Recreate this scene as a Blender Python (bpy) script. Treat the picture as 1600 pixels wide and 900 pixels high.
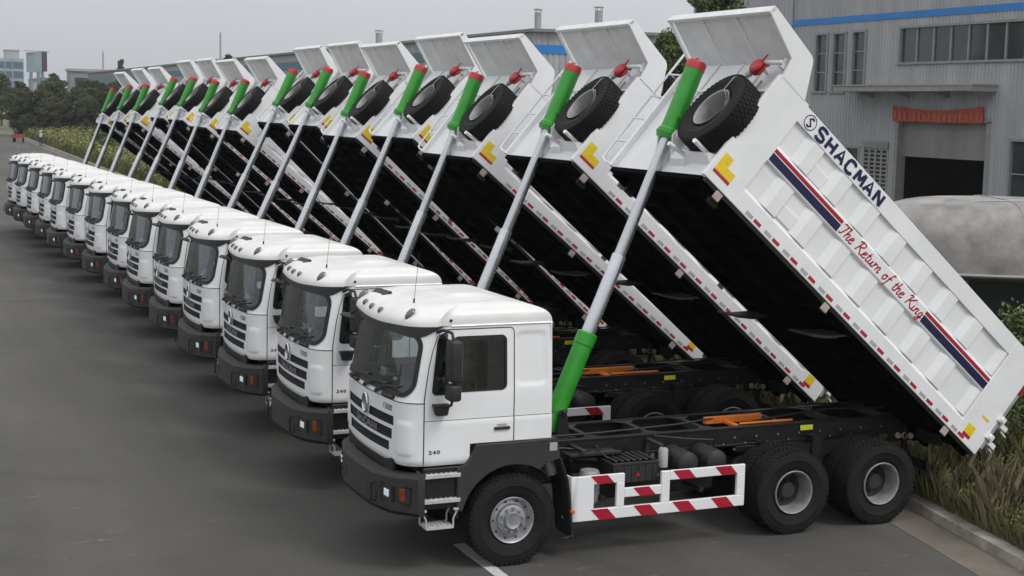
import bpy, bmesh, math, random
import numpy as np
from mathutils import Vector, Matrix
R = math.radians
random.seed(7)
rng = np.random.default_rng(7)
S = bpy.context.scene
for o in list(bpy.data.objects):
    bpy.data.objects.remove(o)
C = S.collection

# ---------------------------------------------------------------- camera
cam_d = bpy.data.cameras.new('camera'); cam = bpy.data.objects.new('camera', cam_d); C.objects.link(cam)
YAW, PITCH, ROLL = -0.414647, 0.121175, 0.022563
fw = Vector((-math.sin(YAW)*math.cos(PITCH), math.cos(YAW)*math.cos(PITCH), -math.sin(PITCH)))
rt = Vector((math.cos(YAW), math.sin(YAW), 0)); up = rt.cross(fw)
rt2 = rt*math.cos(ROLL) + up*math.sin(ROLL); up2 = up*math.cos(ROLL) - rt*math.sin(ROLL)
mm = Matrix((rt2, up2, -fw)).transposed().to_4x4()
mm.translation = Vector((-6.9618, -16.8396, 5.4423))
cam.matrix_world = mm
cam_d.sensor_width = 36; cam_d.lens = 2301.35/1600*36
cam_d.clip_start = 0.2; cam_d.clip_end = 6000
S.camera = cam

# ---------------------------------------------------------------- world: overcast sky
SUN_EL, SUN_AZ = R(52), math.atan2(0.55, -0.83)   # azimuth measured from +Y towards +X
w = bpy.data.worlds.new('World'); S.world = w; w.use_nodes = True
nt = w.node_tree; N = nt.nodes; L = nt.links; N.clear()
out = N.new('ShaderNodeOutputWorld'); bg = N.new('ShaderNodeBackground'); bg.inputs[1].default_value = 0.1
sky = N.new('ShaderNodeTexSky'); sky.sky_type = 'NISHITA'; sky.sun_disc = False
sky.sun_elevation = SUN_EL; sky.sun_rotation = SUN_AZ; sky.air_density = 1.0; sky.dust_density = 5; sky.ozone_density = 1
hs = N.new('ShaderNodeHueSaturation'); hs.inputs['Saturation'].default_value = 0.25
L.new(sky.outputs[0], hs.inputs['Color'])
tc = N.new('ShaderNodeTexCoord'); sep = N.new('ShaderNodeSeparateXYZ'); L.new(tc.outputs['Generated'], sep.inputs[0])
nz = N.new('ShaderNodeTexNoise'); nz.inputs['Scale'].default_value = 2.2; nz.inputs['Detail'].default_value = 4
mp = N.new('ShaderNodeMapping'); mp.inputs['Scale'].default_value = (1, 1, 3); L.new(tc.outputs['Generated'], mp.inputs[0]); L.new(mp.outputs[0], nz.inputs['Vector'])
cr = N.new('ShaderNodeValToRGB'); L.new(sep.outputs['Z'], cr.inputs[0])
cr.color_ramp.elements[0].position = 0.0; cr.color_ramp.elements[0].color = (4.8, 4.95, 5.25, 1)
cr.color_ramp.elements[1].position = 1.0; cr.color_ramp.elements[1].color = (9.9, 10.0, 10.1, 1)
e = cr.color_ramp.elements.new(0.12); e.color = (5.6, 5.75, 5.95, 1)
e = cr.color_ramp.elements.new(0.5); e.color = (8.2, 8.3, 8.5, 1)
nm = N.new('ShaderNodeMapRange'); nm.inputs[3].default_value = 0.90; nm.inputs[4].default_value = 1.07; L.new(nz.outputs['Fac'], nm.inputs[0])
vm = N.new('ShaderNodeVectorMath'); vm.operation = 'SCALE'; L.new(cr.outputs[0], vm.inputs[0]); L.new(nm.outputs[0], vm.inputs['Scale'])
mx = N.new('ShaderNodeMix'); mx.data_type = 'RGBA'; mx.inputs[0].default_value = 0.92
L.new(hs.outputs[0], mx.inputs[6]); L.new(vm.outputs[0], mx.inputs[7])
L.new(mx.outputs[2], bg.inputs[0]); L.new(bg.outputs[0], out.inputs[0])
sd = bpy.data.lights.new('sun', 'SUN'); sd.energy = 1.25; sd.angle = R(18); sd.color = (1, .97, .93)
so = bpy.data.objects.new('sun', sd); C.objects.link(so)
sdir = Vector((math.sin(SUN_AZ)*math.cos(SUN_EL), math.cos(SUN_AZ)*math.cos(SUN_EL), math.sin(SUN_EL)))
so.rotation_euler = sdir.to_track_quat('Z', 'Y').to_euler()
S.view_settings.view_transform = 'Standard'; S.view_settings.look = 'None'
S.view_settings.exposure = 0.33; S.view_settings.gamma = 1; S.view_settings.use_curve_mapping = False
S.render.engine = 'CYCLES'
S.cycles.max_bounces = 6; S.cycles.diffuse_bounces = 3; S.cycles.glossy_bounces = 3
S.cycles.transmission_bounces = 4; S.cycles.transparent_max_bounces = 8

# ---------------------------------------------------------------- materials
MATS = {}
def mat(name, col, rough=.5, metal=0, var=.06, scale=3, bump=0, bscale=None, coat=0, col2=None, spec=.5, streak=False, detail=5, emit=0, island=0):
    m = bpy.data.materials.new(name); m.use_nodes = True
    n = m.node_tree.nodes; l = m.node_tree.links; b = n['Principled BSDF']
    b.inputs['Roughness'].default_value = rough; b.inputs['Metallic'].default_value = metal
    b.inputs['Coat Weight'].default_value = coat; b.inputs['Coat Roughness'].default_value = .08
    b.inputs['Specular IOR Level'].default_value = spec
    tc = n.new('ShaderNodeTexCoord'); mp = n.new('ShaderNodeMapping')
    l.new(tc.outputs['Object'], mp.inputs[0])
    if streak: mp.inputs['Scale'].default_value = (1, 1, .12)
    t = n.new('ShaderNodeTexNoise'); t.inputs['Scale'].default_value = scale; t.inputs['Detail'].default_value = detail; t.inputs['Roughness'].default_value = .6
    l.new(mp.outputs[0], t.inputs['Vector'])
    r = n.new('ShaderNodeValToRGB'); l.new(t.outputs['Fac'], r.inputs[0])
    c1 = tuple(max(0, c*(1-var)) for c in col)+(1,); c2 = tuple(min(1, c*(1+var)) for c in (col2 or col))+(1,)
    if col2: c1 = tuple(col)+(1,); c2 = tuple(col2)+(1,)
    r.color_ramp.elements[0].position = .35; r.color_ramp.elements[1].position = .65
    r.color_ramp.elements[0].color = c1; r.color_ramp.elements[1].color = c2
    src = r.outputs[0]
    if island:
        g = n.new('ShaderNodeNewGeometry'); mr = n.new('ShaderNodeMapRange'); mr.inputs[3].default_value = 1-island; mr.inputs[4].default_value = 1+island
        l.new(g.outputs['Random Per Island'], mr.inputs[0])
        v = n.new('ShaderNodeVectorMath'); v.operation = 'SCALE'; l.new(src, v.inputs[0]); l.new(mr.outputs[0], v.inputs['Scale']); src = v.outputs[0]
    l.new(src, b.inputs['Base Color'])
    rr = n.new('ShaderNodeMapRange'); rr.inputs[3].default_value = max(.03, rough-.08); rr.inputs[4].default_value = min(1, rough+.1)
    l.new(t.outputs['Fac'], rr.inputs[0]); l.new(rr.outputs[0], b.inputs['Roughness'])
    if bump:
        t2 = n.new('ShaderNodeTexNoise'); t2.inputs['Scale'].default_value = bscale or scale*6; t2.inputs['Detail'].default_value = 4
        l.new(tc.outputs['Object'], t2.inputs['Vector'])
        bp = n.new('ShaderNodeBump'); bp.inputs['Strength'].default_value = bump; bp.inputs['Distance'].default_value = .02
        l.new(t2.outputs['Fac'], bp.inputs['Height']); l.new(bp.outputs[0], b.inputs['Normal'])
    if emit:
        b.inputs['Emission Color'].default_value = tuple(col)+(1,); b.inputs['Emission Strength'].default_value = emit
    MATS[name] = m; return m
def glass(name, tint=(.5, .55, .55), base=.35, rough=.02):
    m = bpy.data.materials.new(name); m.use_nodes = True
    n = m.node_tree.nodes; l = m.node_tree.links; n.clear()
    o = n.new('ShaderNodeOutputMaterial'); tr = n.new('ShaderNodeBsdfTransparent'); tr.inputs[0].default_value = tuple(tint)+(1,)
    g = n.new('ShaderNodeBsdfGlossy'); g.inputs['Roughness'].default_value = rough; g.inputs[0].default_value = (.9, .93, .95, 1)
    tc = n.new('ShaderNodeTexCoord'); t = n.new('ShaderNodeTexNoise'); t.inputs['Scale'].default_value = 1.5; l.new(tc.outputs['Object'], t.inputs['Vector'])
    bp = n.new('ShaderNodeBump'); bp.inputs['Strength'].default_value = .05; l.new(t.outputs['Fac'], bp.inputs['Height']); l.new(bp.outputs[0], g.inputs['Normal'])
    f = n.new('ShaderNodeFresnel'); f.inputs[0].default_value = 1.45
    mr = n.new('ShaderNodeMapRange'); mr.inputs[3].default_value = base; mr.inputs[4].default_value = 1.0; l.new(f.outputs[0], mr.inputs[0])
    mx = n.new('ShaderNodeMixShader'); l.new(mr.outputs[0], mx.inputs[0]); l.new(tr.outputs[0], mx.inputs[1]); l.new(g.outputs[0], mx.inputs[2])
    l.new(mx.outputs[0], o.inputs[0]); MATS[name] = m; return m
mat('white_paint', (.79, .805, .82), .32, var=.03, scale=2, coat=.35, bump=.02, bscale=5)
mat('body_paint', (.76, .77, .785), .38, col2=(.825, .835, .85), scale=1.6, coat=.2, bump=.06, bscale=7, streak=False)
mat('canopy_inner', (.66, .67, .68), .5, col2=(.78, .785, .79), scale=3, bump=.08)
mat('roof_paint', (.64, .645, .64), .42, col2=(.72, .72, .70), scale=2.5, coat=.2)
mat('black_plastic', (.018, .019, .021), .6, var=.2, scale=8, bump=.1, bscale=60)
mat('bumper_grey', (.028, .028, .027), .62, var=.12, scale=5, bump=.08, bscale=50)
mat('visor_grey', (.075, .078, .08), .5, var=.1)
mat('frame_steel_lit', (.022, .022, .022), .5, col2=(.035, .034, .033), scale=5)  # lighter copy of the frame steel, light on its upper faces put into the colour
mat('black_steel', (.006, .006, .0065), .5, var=.3, scale=6, bump=.1)
mat('frame_steel', (.006, .006, .0063), .42, col2=(.012, .012, .0115), scale=6, bump=.1)
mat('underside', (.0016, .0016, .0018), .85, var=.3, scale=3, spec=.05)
mat('seam', (.03, .03, .03), .8)
mat('rubber', (.0065, .0065, .0065), .78, spec=.3, col2=(.013, .0128, .0125), scale=5, bump=.25, bscale=40)
mat('rubber_seal', (.010, .010, .010), .5)
mat('rim_silver', (.42, .43, .45), .42, metal=.7, var=.12, scale=8, bump=.05)
mat('rim_grey', (.27, .27, .27), .5, metal=.2, var=.2, scale=8)
mat('rim_dark', (.03, .03, .03), .6, var=.3)
mat('chrome', (.65, .66, .68), .14, metal=1, var=.05)
mat('cyl_chrome', (.56, .58, .61), .26, metal=.8, var=.08, scale=4)
mat('cyl_green', (.020, .26, .018), .40, col2=(.03, .33, .026), scale=4, bump=.08, coat=.2)
mat('cap_red', (.42, .026, .03), .45, col2=(.5, .035, .04), scale=8, bump=.1)
mat('red_paint', (.40, .012, .02), .4, var=.1)
mat('decal_red', (.38, .006, .024), .45)
mat('decal_navy', (.008, .009, .055), .45)
mat('decal_yellow', (.80, .58, .02), .45, var=.08, scale=20)
mat('tape_grey', (.38, .38, .39), .35, var=.1, scale=30)
mat('tape_red', (.42, .02, .04), .35, var=.15, scale=30)
mat('orange_steel', (.75, .20, .02), .5, var=.1)
mat('orange_lens', (.60, .15, .02), .2, var=.1)
mat('amber_lens', (.22, .045, .012), .2, var=.2, scale=20)
mat('yellow_plate', (.72, .70, .05), .45, var=.1)
mat('lamp_white', (.85, .88, .95), .2, var=.1, scale=30, emit=.12)
mat('lamp_cream', (.42, .36, .33), .4, var=.15, scale=30)
mat('lamp_grey', (.12, .125, .13), .18, var=.1)
mat('step_metal', (.50, .50, .49), .5, metal=.1, var=.15, scale=12)
mat('grey_letter', (.32, .33, .34), .35, metal=.5, var=.1)
mat('dark_letter', (.05, .05, .055), .4)
mat('interior_dark', (.10, .10, .10), .8, var=.2)
mat('interior_grey', (.16, .16, .155), .8, var=.15)
mat('seat_film', (.28, .28, .27), .35, col2=(.46, .46, .45), scale=9, bump=.5, bscale=14)
mat('curtain', (.34, .33, .28), .8, col2=(.22, .22, .19), scale=9, bump=.4)
mat('paper', (.7, .72, .74), .7, col2=(.25, .35, .6), scale=18)
glass('windscreen_glass', (.74, .80, .79), .07)
glass('window_glass', (.46, .50, .50), .05)
# asphalt
def asphalt(name, base, dark, pale, sc=.12):
    m = bpy.data.materials.new(name); m.use_nodes = True; n = m.node_tree.nodes; l = m.node_tree.links; b = n['Principled BSDF']
    b.inputs['Roughness'].default_value = .82; b.inputs['Specular IOR Level'].default_value = .35
    tc = n.new('ShaderNodeTexCoord')
    def noise(s, d=6, r=.6, mapsc=None, rot=0):
        t = n.new('ShaderNodeTexNoise'); t.inputs['Scale'].default_value = s; t.inputs['Detail'].default_value = d; t.inputs['Roughness'].default_value = r
        if mapsc:
            mp = n.new('ShaderNodeMapping'); mp.inputs['Scale'].default_value = mapsc; mp.inputs['Rotation'].default_value = (0, 0, rot); l.new(tc.outputs['Object'], mp.inputs[0]); l.new(mp.outputs[0], t.inputs['Vector'])
        else: l.new(tc.outputs['Object'], t.inputs['Vector'])
        return t
    def ramp(src, p0, p1, c0, c1):
        r = n.new('ShaderNodeValToRGB'); r.color_ramp.elements[0].position = p0; r.color_ramp.elements[1].position = p1
        r.color_ramp.elements[0].color = c0; r.color_ramp.elements[1].color = c1; l.new(src, r.inputs[0]); return r.outputs[0]
    def mix(a, bcol, f, mode='MIX'):
        x = n.new('ShaderNodeMix'); x.data_type = 'RGBA'; x.blend_type = mode
        l.new(f, x.inputs[0]) if not isinstance(f, float) else setattr(x.inputs[0], 'default_value', f)
        l.new(a, x.inputs[6])
        if isinstance(bcol, tuple): x.inputs[7].default_value = bcol
        else: l.new(bcol, x.inputs[7])
        return x.outputs[2]
    big = ramp(noise(sc, 6).outputs['Fac'], .35, .68, tuple(dark)+(1,), tuple(base)+(1,))
    mid = ramp(noise(.9, 5, .7).outputs['Fac'], .3, .75, (.90, .90, .90, 1), (1.08, 1.07, 1.05, 1))
    c = mix(big, mid, 1.0, 'MULTIPLY')
    strk = ramp(noise(.5, 4, .5, (1, .10, 1), .5).outputs['Fac'], .42, .62, (.82, .82, .82, 1), (1.07, 1.07, 1.07, 1))
    c = mix(c, strk, 1.0, 'MULTIPLY')
    grain = ramp(noise(55, 3, .7).outputs['Fac'], .3, .72, (.80, .80, .80, 1), (1.22, 1.21, 1.19, 1))
    c = mix(c, grain, 1.0, 'MULTIPLY')
    dust = ramp(noise(.33, 8, .75, (1, 1, 1), 1).outputs['Fac'], .60, .78, (0, 0, 0, 1), (.5, .5, .5, 1))
    c = mix(c, tuple(pale)+(1,), dust)
    # curved tyre scuffs: distorted wave rings masked by noise
    wv = n.new('ShaderNodeTexWave'); wv.wave_type = 'RINGS'; wv.rings_direction = 'Z'; wv.inputs['Scale'].default_value = .085; wv.inputs['Distortion'].default_value = 1.2; wv.inputs['Detail'].default_value = 1; wv.inputs['Detail Scale'].default_value = .25
    mp = n.new('ShaderNodeMapping'); mp.inputs['Location'].default_value = (14, 9, 0); l.new(tc.outputs['Object'], mp.inputs[0]); l.new(mp.outputs[0], wv.inputs['Vector'])
    wr = ramp(wv.outputs['Fac'], .955, .995, (0, 0, 0, 1), (.42, .42, .42, 1))
    msk = ramp(noise(.16, 2).outputs['Fac'], .48, .6, (0, 0, 0, 1), (1, 1, 1, 1))
    c = mix(c, tuple(x*.5 for x in base)+(1,), mix(wr, msk, 1.0, 'MULTIPLY'))
    oil = ramp(noise(.75, 3, .5).outputs['Fac'], .66, .74, (0, 0, 0, 1), (.35, .35, .35, 1))
    c = mix(c, tuple(x*.6 for x in base)+(1,), oil)
    # small pale scuffs
    spm = ramp(noise(.11, 2).outputs['Fac'], .50, .62, (.15, .15, .15, 1), (1, 1, 1, 1))
    sp = mix(ramp(noise(1.5, 10, .85, (1, 3.0, 1), .3).outputs['Fac'], .585, .64, (0, 0, 0, 1), (.75, .75, .75, 1)), spm, 1.0, 'MULTIPLY')
    c = mix(c, (.26, .26, .25, 1), sp)
    l.new(c, b.inputs['Base Color'])
    bp = n.new('ShaderNodeBump'); bp.inputs['Strength'].default_value = .35; bp.inputs['Distance'].default_value = .01
    l.new(noise(70, 3, .7).outputs['Fac'], bp.inputs['Height']); l.new(bp.outputs[0], b.inputs['Normal'])
    MATS[name] = m
asphalt('asphalt', (.092, .089, .085), (.072, .070, .067), (.125, .121, .114))
asphalt('gutter', (.20, .17, .145), (.13, .115, .10), (.27, .25, .22), .6)
mat('kerb_stone', (.21, .19, .165), .85, col2=(.36, .33, .295), scale=4, bump=.5, bscale=30)
mat('soil', (.13, .105, .075), .95, col2=(.09, .10, .045), scale=.5, bump=.6, bscale=8)
mat('yard_ground', (.15, .15, .14), .9, col2=(.21, .205, .19), scale=.2)
mat('line_paint', (.42, .42, .41), .7, col2=(.62, .62, .61), scale=14, bump=.2)
mat('dry_grass', (.34, .265, .15), .85, col2=(.15, .165, .065), scale=1.3, island=.35)
mat('green_grass', (.105, .135, .036), .8, col2=(.175, .185, .062), scale=.35, island=.4)
mat('shrub_leaf', (.065, .10, .025), .7, col2=(.12, .15, .045), scale=1.5, island=.4)
mat('tree_leaf_dark', (.040, .054, .024), .8, col2=(.082, .090, .042), scale=.5, island=.35)
mat('tree_leaf_mid', (.050, .072, .022), .8, col2=(.090, .110, .040), scale=.6, island=.35)
mat('tree_leaf_bright', (.06, .10, .024), .75, col2=(.11, .15, .045), scale=1.2, island=.4)
mat('weed_leaf', (.12, .155, .038), .75, col2=(.28, .245, .10), scale=.7, island=.5)
mat('straw', (.42, .35, .20), .8, col2=(.30, .25, .14), island=.3)
mat('bark', (.06, .05, .04), .9, var=.3, scale=6, bump=.5)
mat('cladding', (.31, .32, .34), .55, col2=(.40, .405, .415), scale=.8, var=.05, streak=True)
mat('cladding_lilac', (.33, .32, .36), .6, var=.08, scale=.3, streak=True)
mat('cladding_dark', (.20, .21, .22), .6, var=.08, scale=.3, streak=True)
mat('trim_grey', (.30, .30, .30), .6, var=.1)
mat('blue_band', (.020, .20, .56), .5, var=.08, scale=.5, streak=True)
mat('teal_band', (.09, .17, .22), .6, var=.1, scale=.3)
mat('window_dark', (.030, .038, .042), .12, col2=(.06, .07, .07), scale=.35, spec=.8)
mat('frame_grey', (.24, .25, .25), .5, var=.1)
mat('roller_shutter', (.20, .20, .20), .55, col2=(.27, .27, .265), scale=.7, streak=True)
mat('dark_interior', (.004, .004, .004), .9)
mat('banner_red', (.34, .055, .04), .75, col2=(.42, .075, .055), scale=2)
mat('banner_gold', (.50, .20, .06), .6)
mat('dome_skin', (.16, .152, .147), .6, col2=(.32, .305, .29), scale=1.7, bump=.25, bscale=10, detail=9)
mat('dome_seam', (.32, .31, .30), .6)
mat('haze_glass', (.07, .12, .17), .3, var=.1, scale=.05)
mat('pale_panel', (.20, .29, .33), .6, col2=(.33, .40, .41), scale=.15)
mat('maroon_panel', (.06, .035, .045), .6, var=.3, scale=.2)
mat('light_steel', (.16, .24, .29), .6, var=.1)
mat('galvanised', (.36, .37, .38), .5, metal=.3, var=.1)
mat('trike_red', (.30, .045, .04), .5, var=.1)
mat('cloth_dark', (.03, .032, .036), .85); mat('cloth_white', (.55, .55, .54), .85); mat('skin', (.35, .21, .15), .6)

# ---------------------------------------------------------------- mesh builder
class MB:
    def __init__(s): s.v = []; s.f = []; s.m = []
    def add(s, vs, fs, m=0):
        b = len(s.v); s.v += [tuple(p) for p in vs]; s.f += [tuple(i+b for i in f) for f in fs]
        s.m += [m]*len(fs); return s
    def box(s, x0, x1, y0, y1, z0, z1, m=0, T=None):
        vs = [Vector(p) for p in ((x0,y0,z0),(x1,y0,z0),(x1,y1,z0),(x0,y1,z0),(x0,y0,z1),(x1,y0,z1),(x1,y1,z1),(x0,y1,z1))]
        if T: vs = [T @ p for p in vs]
        return s.add(vs, [(3,2,1,0),(4,5,6,7),(0,1,5,4),(1,2,6,5),(2,3,7,6),(3,0,4,7)], m)
    def prism(s, poly, lo, hi, axis='y', m=0):
        n = len(poly)
        def P(a, b, c):
            return {'y': (a, c, b), 'x': (c, a, b), 'z': (a, b, c)}[axis]
        vs = [P(a, b, lo) for a, b in poly]+[P(a, b, hi) for a, b in poly]
        fs = [tuple(range(n))[::-1], tuple(range(n, 2*n))]+[(i, (i+1) % n, (i+1) % n+n, i+n) for i in range(n)]
        return s.add(vs, fs, m)
    def tube(s, pts, r, n=8, m=0, cap=True, r2=None):
        pts = [Vector(p) for p in pts]; k = len(pts); vs = []; fs = []
        prev = None
        for i, p in enumerate(pts):
            d = (pts[min(i+1, k-1)]-pts[max(i-1, 0)]).normalized()
            if prev is None:
                a = Vector((0, 0, 1)) if abs(d.z) < .9 else Vector((1, 0, 0)); u = d.cross(a).normalized()
            else: u = (prev - d*prev.dot(d)).normalized()
            prev = u; v = d.cross(u)
            rr = r if r2 is None else r+(r2-r)*i/(k-1)
            if isinstance(r, (list, tuple)): rr = r[i]
            for j in range(n):
                t = 2*math.pi*j/n; vs.append(p+(u*math.cos(t)+v*math.sin(t))*rr)
        for i in range(k-1):
            for j in range(n):
                fs.append((i*n+j, i*n+(j+1) % n, (i+1)*n+(j+1) % n, (i+1)*n+j))
        if cap: fs.append(tuple(range(n))[::-1]); fs.append(tuple(range((k-1)*n, k*n)))
        return s.add(vs, fs, m)
    def lathe(s, prof, o=(0, 0, 0), axis='y', n=32, m=0, mfun=None):
        # prof: (radius, height along axis)
        o = Vector(o); vs = []; fs = []; ms = []
        for r, h in prof:
            for j in range(n):
                t = 2*math.pi*j/n; a, b = r*math.cos(t), r*math.sin(t)
                vs.append(o+Vector({'y': (a, h, b), 'z': (a, b, h), 'x': (h, a, b)}[axis]))
        for i in range(len(prof)-1):
            for j in range(n): fs.append((i*n+j, (i+1)*n+j, (i+1)*n+(j+1) % n, i*n+(j+1) % n))
        return s.add(vs, fs, m)
    def quad(s, a, b, c, d, m=0): return s.add([a, b, c, d], [(0, 1, 2, 3)], m)
    def build(s, name, mats, parent=None, loc=(0, 0, 0), rot=(0, 0, 0), smooth=True, bevel=0, seg=1, angle=35):
        me = bpy.data.meshes.new(name)
        me.from_pydata(s.v, [], s.f)
        if isinstance(mats, str): mats = [mats]
        for k in mats: me.materials.append(MATS[k])
        for p, mi in zip(me.polygons, s.m): p.material_index = mi
        bm = bmesh.new(); bm.from_mesh(me)
        bmesh.ops.recalc_face_normals(bm, faces=bm.faces)
        if bevel:
            es = [e for e in bm.edges if len(e.link_faces) == 2 and e.calc_face_angle(0) > R(30)]
            bmesh.ops.bevel(bm, geom=es, offset=bevel, segments=seg, affect='EDGES', profile=.5, clamp_overlap=True)
        bm.to_mesh(me); bm.free()
        if smooth:
            me.polygons.foreach_set('use_smooth', [True]*len(me.polygons))
            try: me.set_sharp_from_angle(angle=R(angle))
            except Exception: pass
        o = bpy.data.objects.new(name, me); C.objects.link(o)
        o.location = loc; o.rotation_euler = rot
        if parent: o.parent = parent
        return o
def empty(name, loc=(0, 0, 0), rz=0, parent=None):
    o = bpy.data.objects.new(name, None); C.objects.link(o); o.location = loc; o.rotation_euler = (0, 0, rz)
    o.empty_display_size = .3
    if parent: o.parent = parent
    return o
def tag(o, label=None, cat=None, group=None, kind=None):
    if label: o['label'] = label
    if cat: o['category'] = cat
    if group: o['group'] = group
    if kind: o['kind'] = kind
    return o
def copy_tree(o, parent=None):
    c = o.copy(); C.objects.link(c)
    if parent: c.parent = parent
    for ch in list(o.children): copy_tree(ch, c)
    return c
def text_polys(txt, size, bold=0, shear=0, spacing=1.0):
    cu = bpy.data.curves.new('lettering', 'FONT'); cu.body = txt; cu.size = size; cu.offset = bold; cu.shear = shear
    cu.space_character = spacing; cu.resolution_u = 3; cu.align_x = 'CENTER'; cu.align_y = 'CENTER'
    ob = bpy.data.objects.new('lettering', cu); C.objects.link(ob)
    bpy.context.view_layer.update()
    me = bpy.data.meshes.new_from_object(ob)
    vs = [tuple(v.co) for v in me.vertices]; fs = [tuple(p.vertices) for p in me.polygons]
    bpy.data.objects.remove(ob); bpy.data.meshes.remove(me)
    return vs, fs
def put_text(b, txt, size, fn, m=0, bold=0, shear=0, spacing=1.0, sx=1):
    vs, fs = text_polys(txt, size, bold, shear, spacing)
    b.add([fn(v[0]*sx, v[1]) for v in vs], fs, m)
def stroke(b, pts, wd, fn, m=0):
    # flat ribbon along a polyline in the (u, v) plane, mapped by fn
    pts = [Vector(p) for p in pts]; vs = []
    for i, p in enumerate(pts):
        d = (pts[min(i+1, len(pts)-1)]-pts[max(i-1, 0)]).normalized(); nn = Vector((-d.y, d.x))*wd/2
        vs += [fn(*(p+nn)), fn(*(p-nn))]
    b.add(vs, [(2*i, 2*i+1, 2*i+3, 2*i+2) for i in range(len(pts)-1)], m)

BL = {'S': [[(1, .84), (.86, .97), (.5, 1.0), (.16, .97), (.02, .84), (.04, .62), (.25, .54), (.75, .46), (.97, .36), (.98, .15), (.84, .03), (.5, 0), (.14, .03), (0, .16)]],
 'H': [[(.05, 0), (.05, 1)], [(.95, 0), (.95, 1)], [(.05, .5), (.95, .5)]], 'A': [[(-.02, 0), (.5, 1), (1.02, 0)], [(.22, .32), (.78, .32)]],
 'C': [[(1, .80), (.84, .96), (.5, 1), (.16, .95), (.02, .75), (.0, .25), (.16, .05), (.5, 0), (.84, .04), (1, .20)]],
 'M': [[(0, 0), (.10, 1)], [(.10, 1), (.5, .25)], [(.5, .25), (.90, 1)], [(.90, 1), (1, 0)]], 'N': [[(.04, 0), (.04, 1)], [(.04, 1), (.96, 0)], [(.96, 0), (.96, 1)]]}
def block_text(b, txt, u0, pitch, wd, ht, th, fn, m=0, slant=0):
    k = 0
    for i, c_ in enumerate(txt):
        for st_ in BL[c_]:
            k += 1; off = .0004*(k % 4)
            stroke(b, [(u0+i*pitch+x*wd*(1.12 if c_ == 'M' else 1)+y*slant, (y-.5)*ht) for x, y in st_], th, lambda u, v, off=off: fn(u, v, off), m)
# ================================================================ GROUND
g = MB(); g.quad((-3000, -400, -.012), (4000, -400, -.012), (4000, 5000, -.012), (-3000, 5000, -.012))
tag(g.build('ground', 'soil', smooth=False), 'bare earth and rough grass beyond the road', kind='structure')
KERB = [(2.2, -20), (4.0, -10), (4.9, -6.6), (5.76, -3.52), (6.26, -1), (6.55, 1.5), (6.85, 5), (7.25, 15), (8.5, 54), (10.6, 121), (11.4, 147), (12.6, 189), (12.9, 212), (10.5, 228), (2, 242), (-20, 252), (-90, 262)]
def kx(y):
    for (x0, y0), (x1, y1) in zip(KERB, KERB[1:]):
        if y0 <= y <= y1: return x0+(x1-x0)*(y-y0)/(y1-y0)
    return KERB[-1][0]
g = MB(); pts = KERB+[(-260, 262), (-260, -60), (2.2, -60)]
g.add([(x, y, 0) for x, y in pts], [tuple(range(len(pts)))])
tag(g.build('road', 'asphalt', smooth=False), 'wide worn grey asphalt road', kind='structure')
def strip_along(b, off0, off1, z0, z1, y0=-20, top=None, m=0, seg=1):
    ks = [(x, y) for x, y in KERB]
    dense = []
    for (xa, ya), (xb, yb) in zip(ks, ks[1:]):
        n = max(1, int(math.hypot(xb-xa, yb-ya)/seg)) if ya < 40 else 1
        for i in range(n): dense.append((xa+(xb-xa)*i/n, ya+(yb-ya)*i/n))
    dense.append(ks[-1]); P = [Vector(p) for p in dense]; rows = []
    for i, p in enumerate(P):
        d = (P[min(i+1, len(P)-1)]-P[max(i-1, 0)]).normalized(); nn = Vector((d.y, -d.x)); rows.append((p, nn))
    return rows
rows = strip_along(None, 0, 0, 0, 0)
def ribbon(name, mt, prof, z=None):
    b = MB(); vs = []; k = len(prof)
    for p, nn in rows:
        for o, h in prof: q = p+nn*o; vs.append((q.x, q.y, h))
    fs = [(i*k+j, i*k+j+1, (i+1)*k+j+1, (i+1)*k+j) for i in range(len(rows)-1) for j in range(k-1)]
    b.add(vs, fs); return b.build(name, mt, smooth=False)
tag(ribbon('gutter', 'gutter', [(-.62, .004), (-.01, .006)]), 'pale dusty strip of gutter beside the kerb', kind='structure')
b = MB()   # kerb stones one by one in one run
acc = 0
for i in range(len(rows)-1):
    (p, n0), (q, n1) = rows[i], rows[i+1]; d = (q-p); Ln = d.length; d = d.normalized()
    k = max(1, int(round(Ln/.95))) if p.y < 60 else 1
    for j in range(k):
        a = p+d*(Ln*j/k+.006); c = p+d*(Ln*(j+1)/k-.006); h = .13+random.uniform(-.008, .008); o = random.uniform(-.008, .008)
        vs = [(*(a+n0*(0+o)), 0), (*(a+n0*(.03+o)), h), (*(a+n0*.30), h+.005), (*(a+n0*.30), -.05), (*(c+n0*(0+o)), 0), (*(c+n0*(.03+o)), h), (*(c+n0*.30), h+.005), (*(c+n0*.30), -.05)]
        b.add(vs, [(0, 1, 5, 4), (1, 2, 6, 5), (2, 3, 7, 6), (0, 3, 2, 1), (4, 5, 6, 7)])
tag(b.build('kerb', 'kerb_stone', smooth=False), 'weathered concrete kerb along the verge', kind='structure')
b = MB(); vs = []; k = 4
for p, nn in rows:
    for o, h in ((.30, .10), (1.2, .16), (5, .2), (11, .02)): q = p+nn*o; vs.append((q.x, q.y, h+random.uniform(-.03, .03)*(o > .5)))
b.add(vs, [(i*k+j, i*k+j+1, (i+1)*k+j+1, (i+1)*k+j) for i in range(len(rows)-1) for j in range(k-1)])
tag(b.build('verge', 'soil'), 'earth verge behind the kerb', kind='structure')
b = MB(); b.quad((19, -60, .004), (120, -60, .004), (120, 96, .004), (19, 96, .004))
tag(b.build('yard', 'yard_ground', smooth=False), 'concrete yard in front of the workshops', kind='structure')
b = MB(); b.box(-.34, -.19, -9, -.15, .001, .005)
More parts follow.
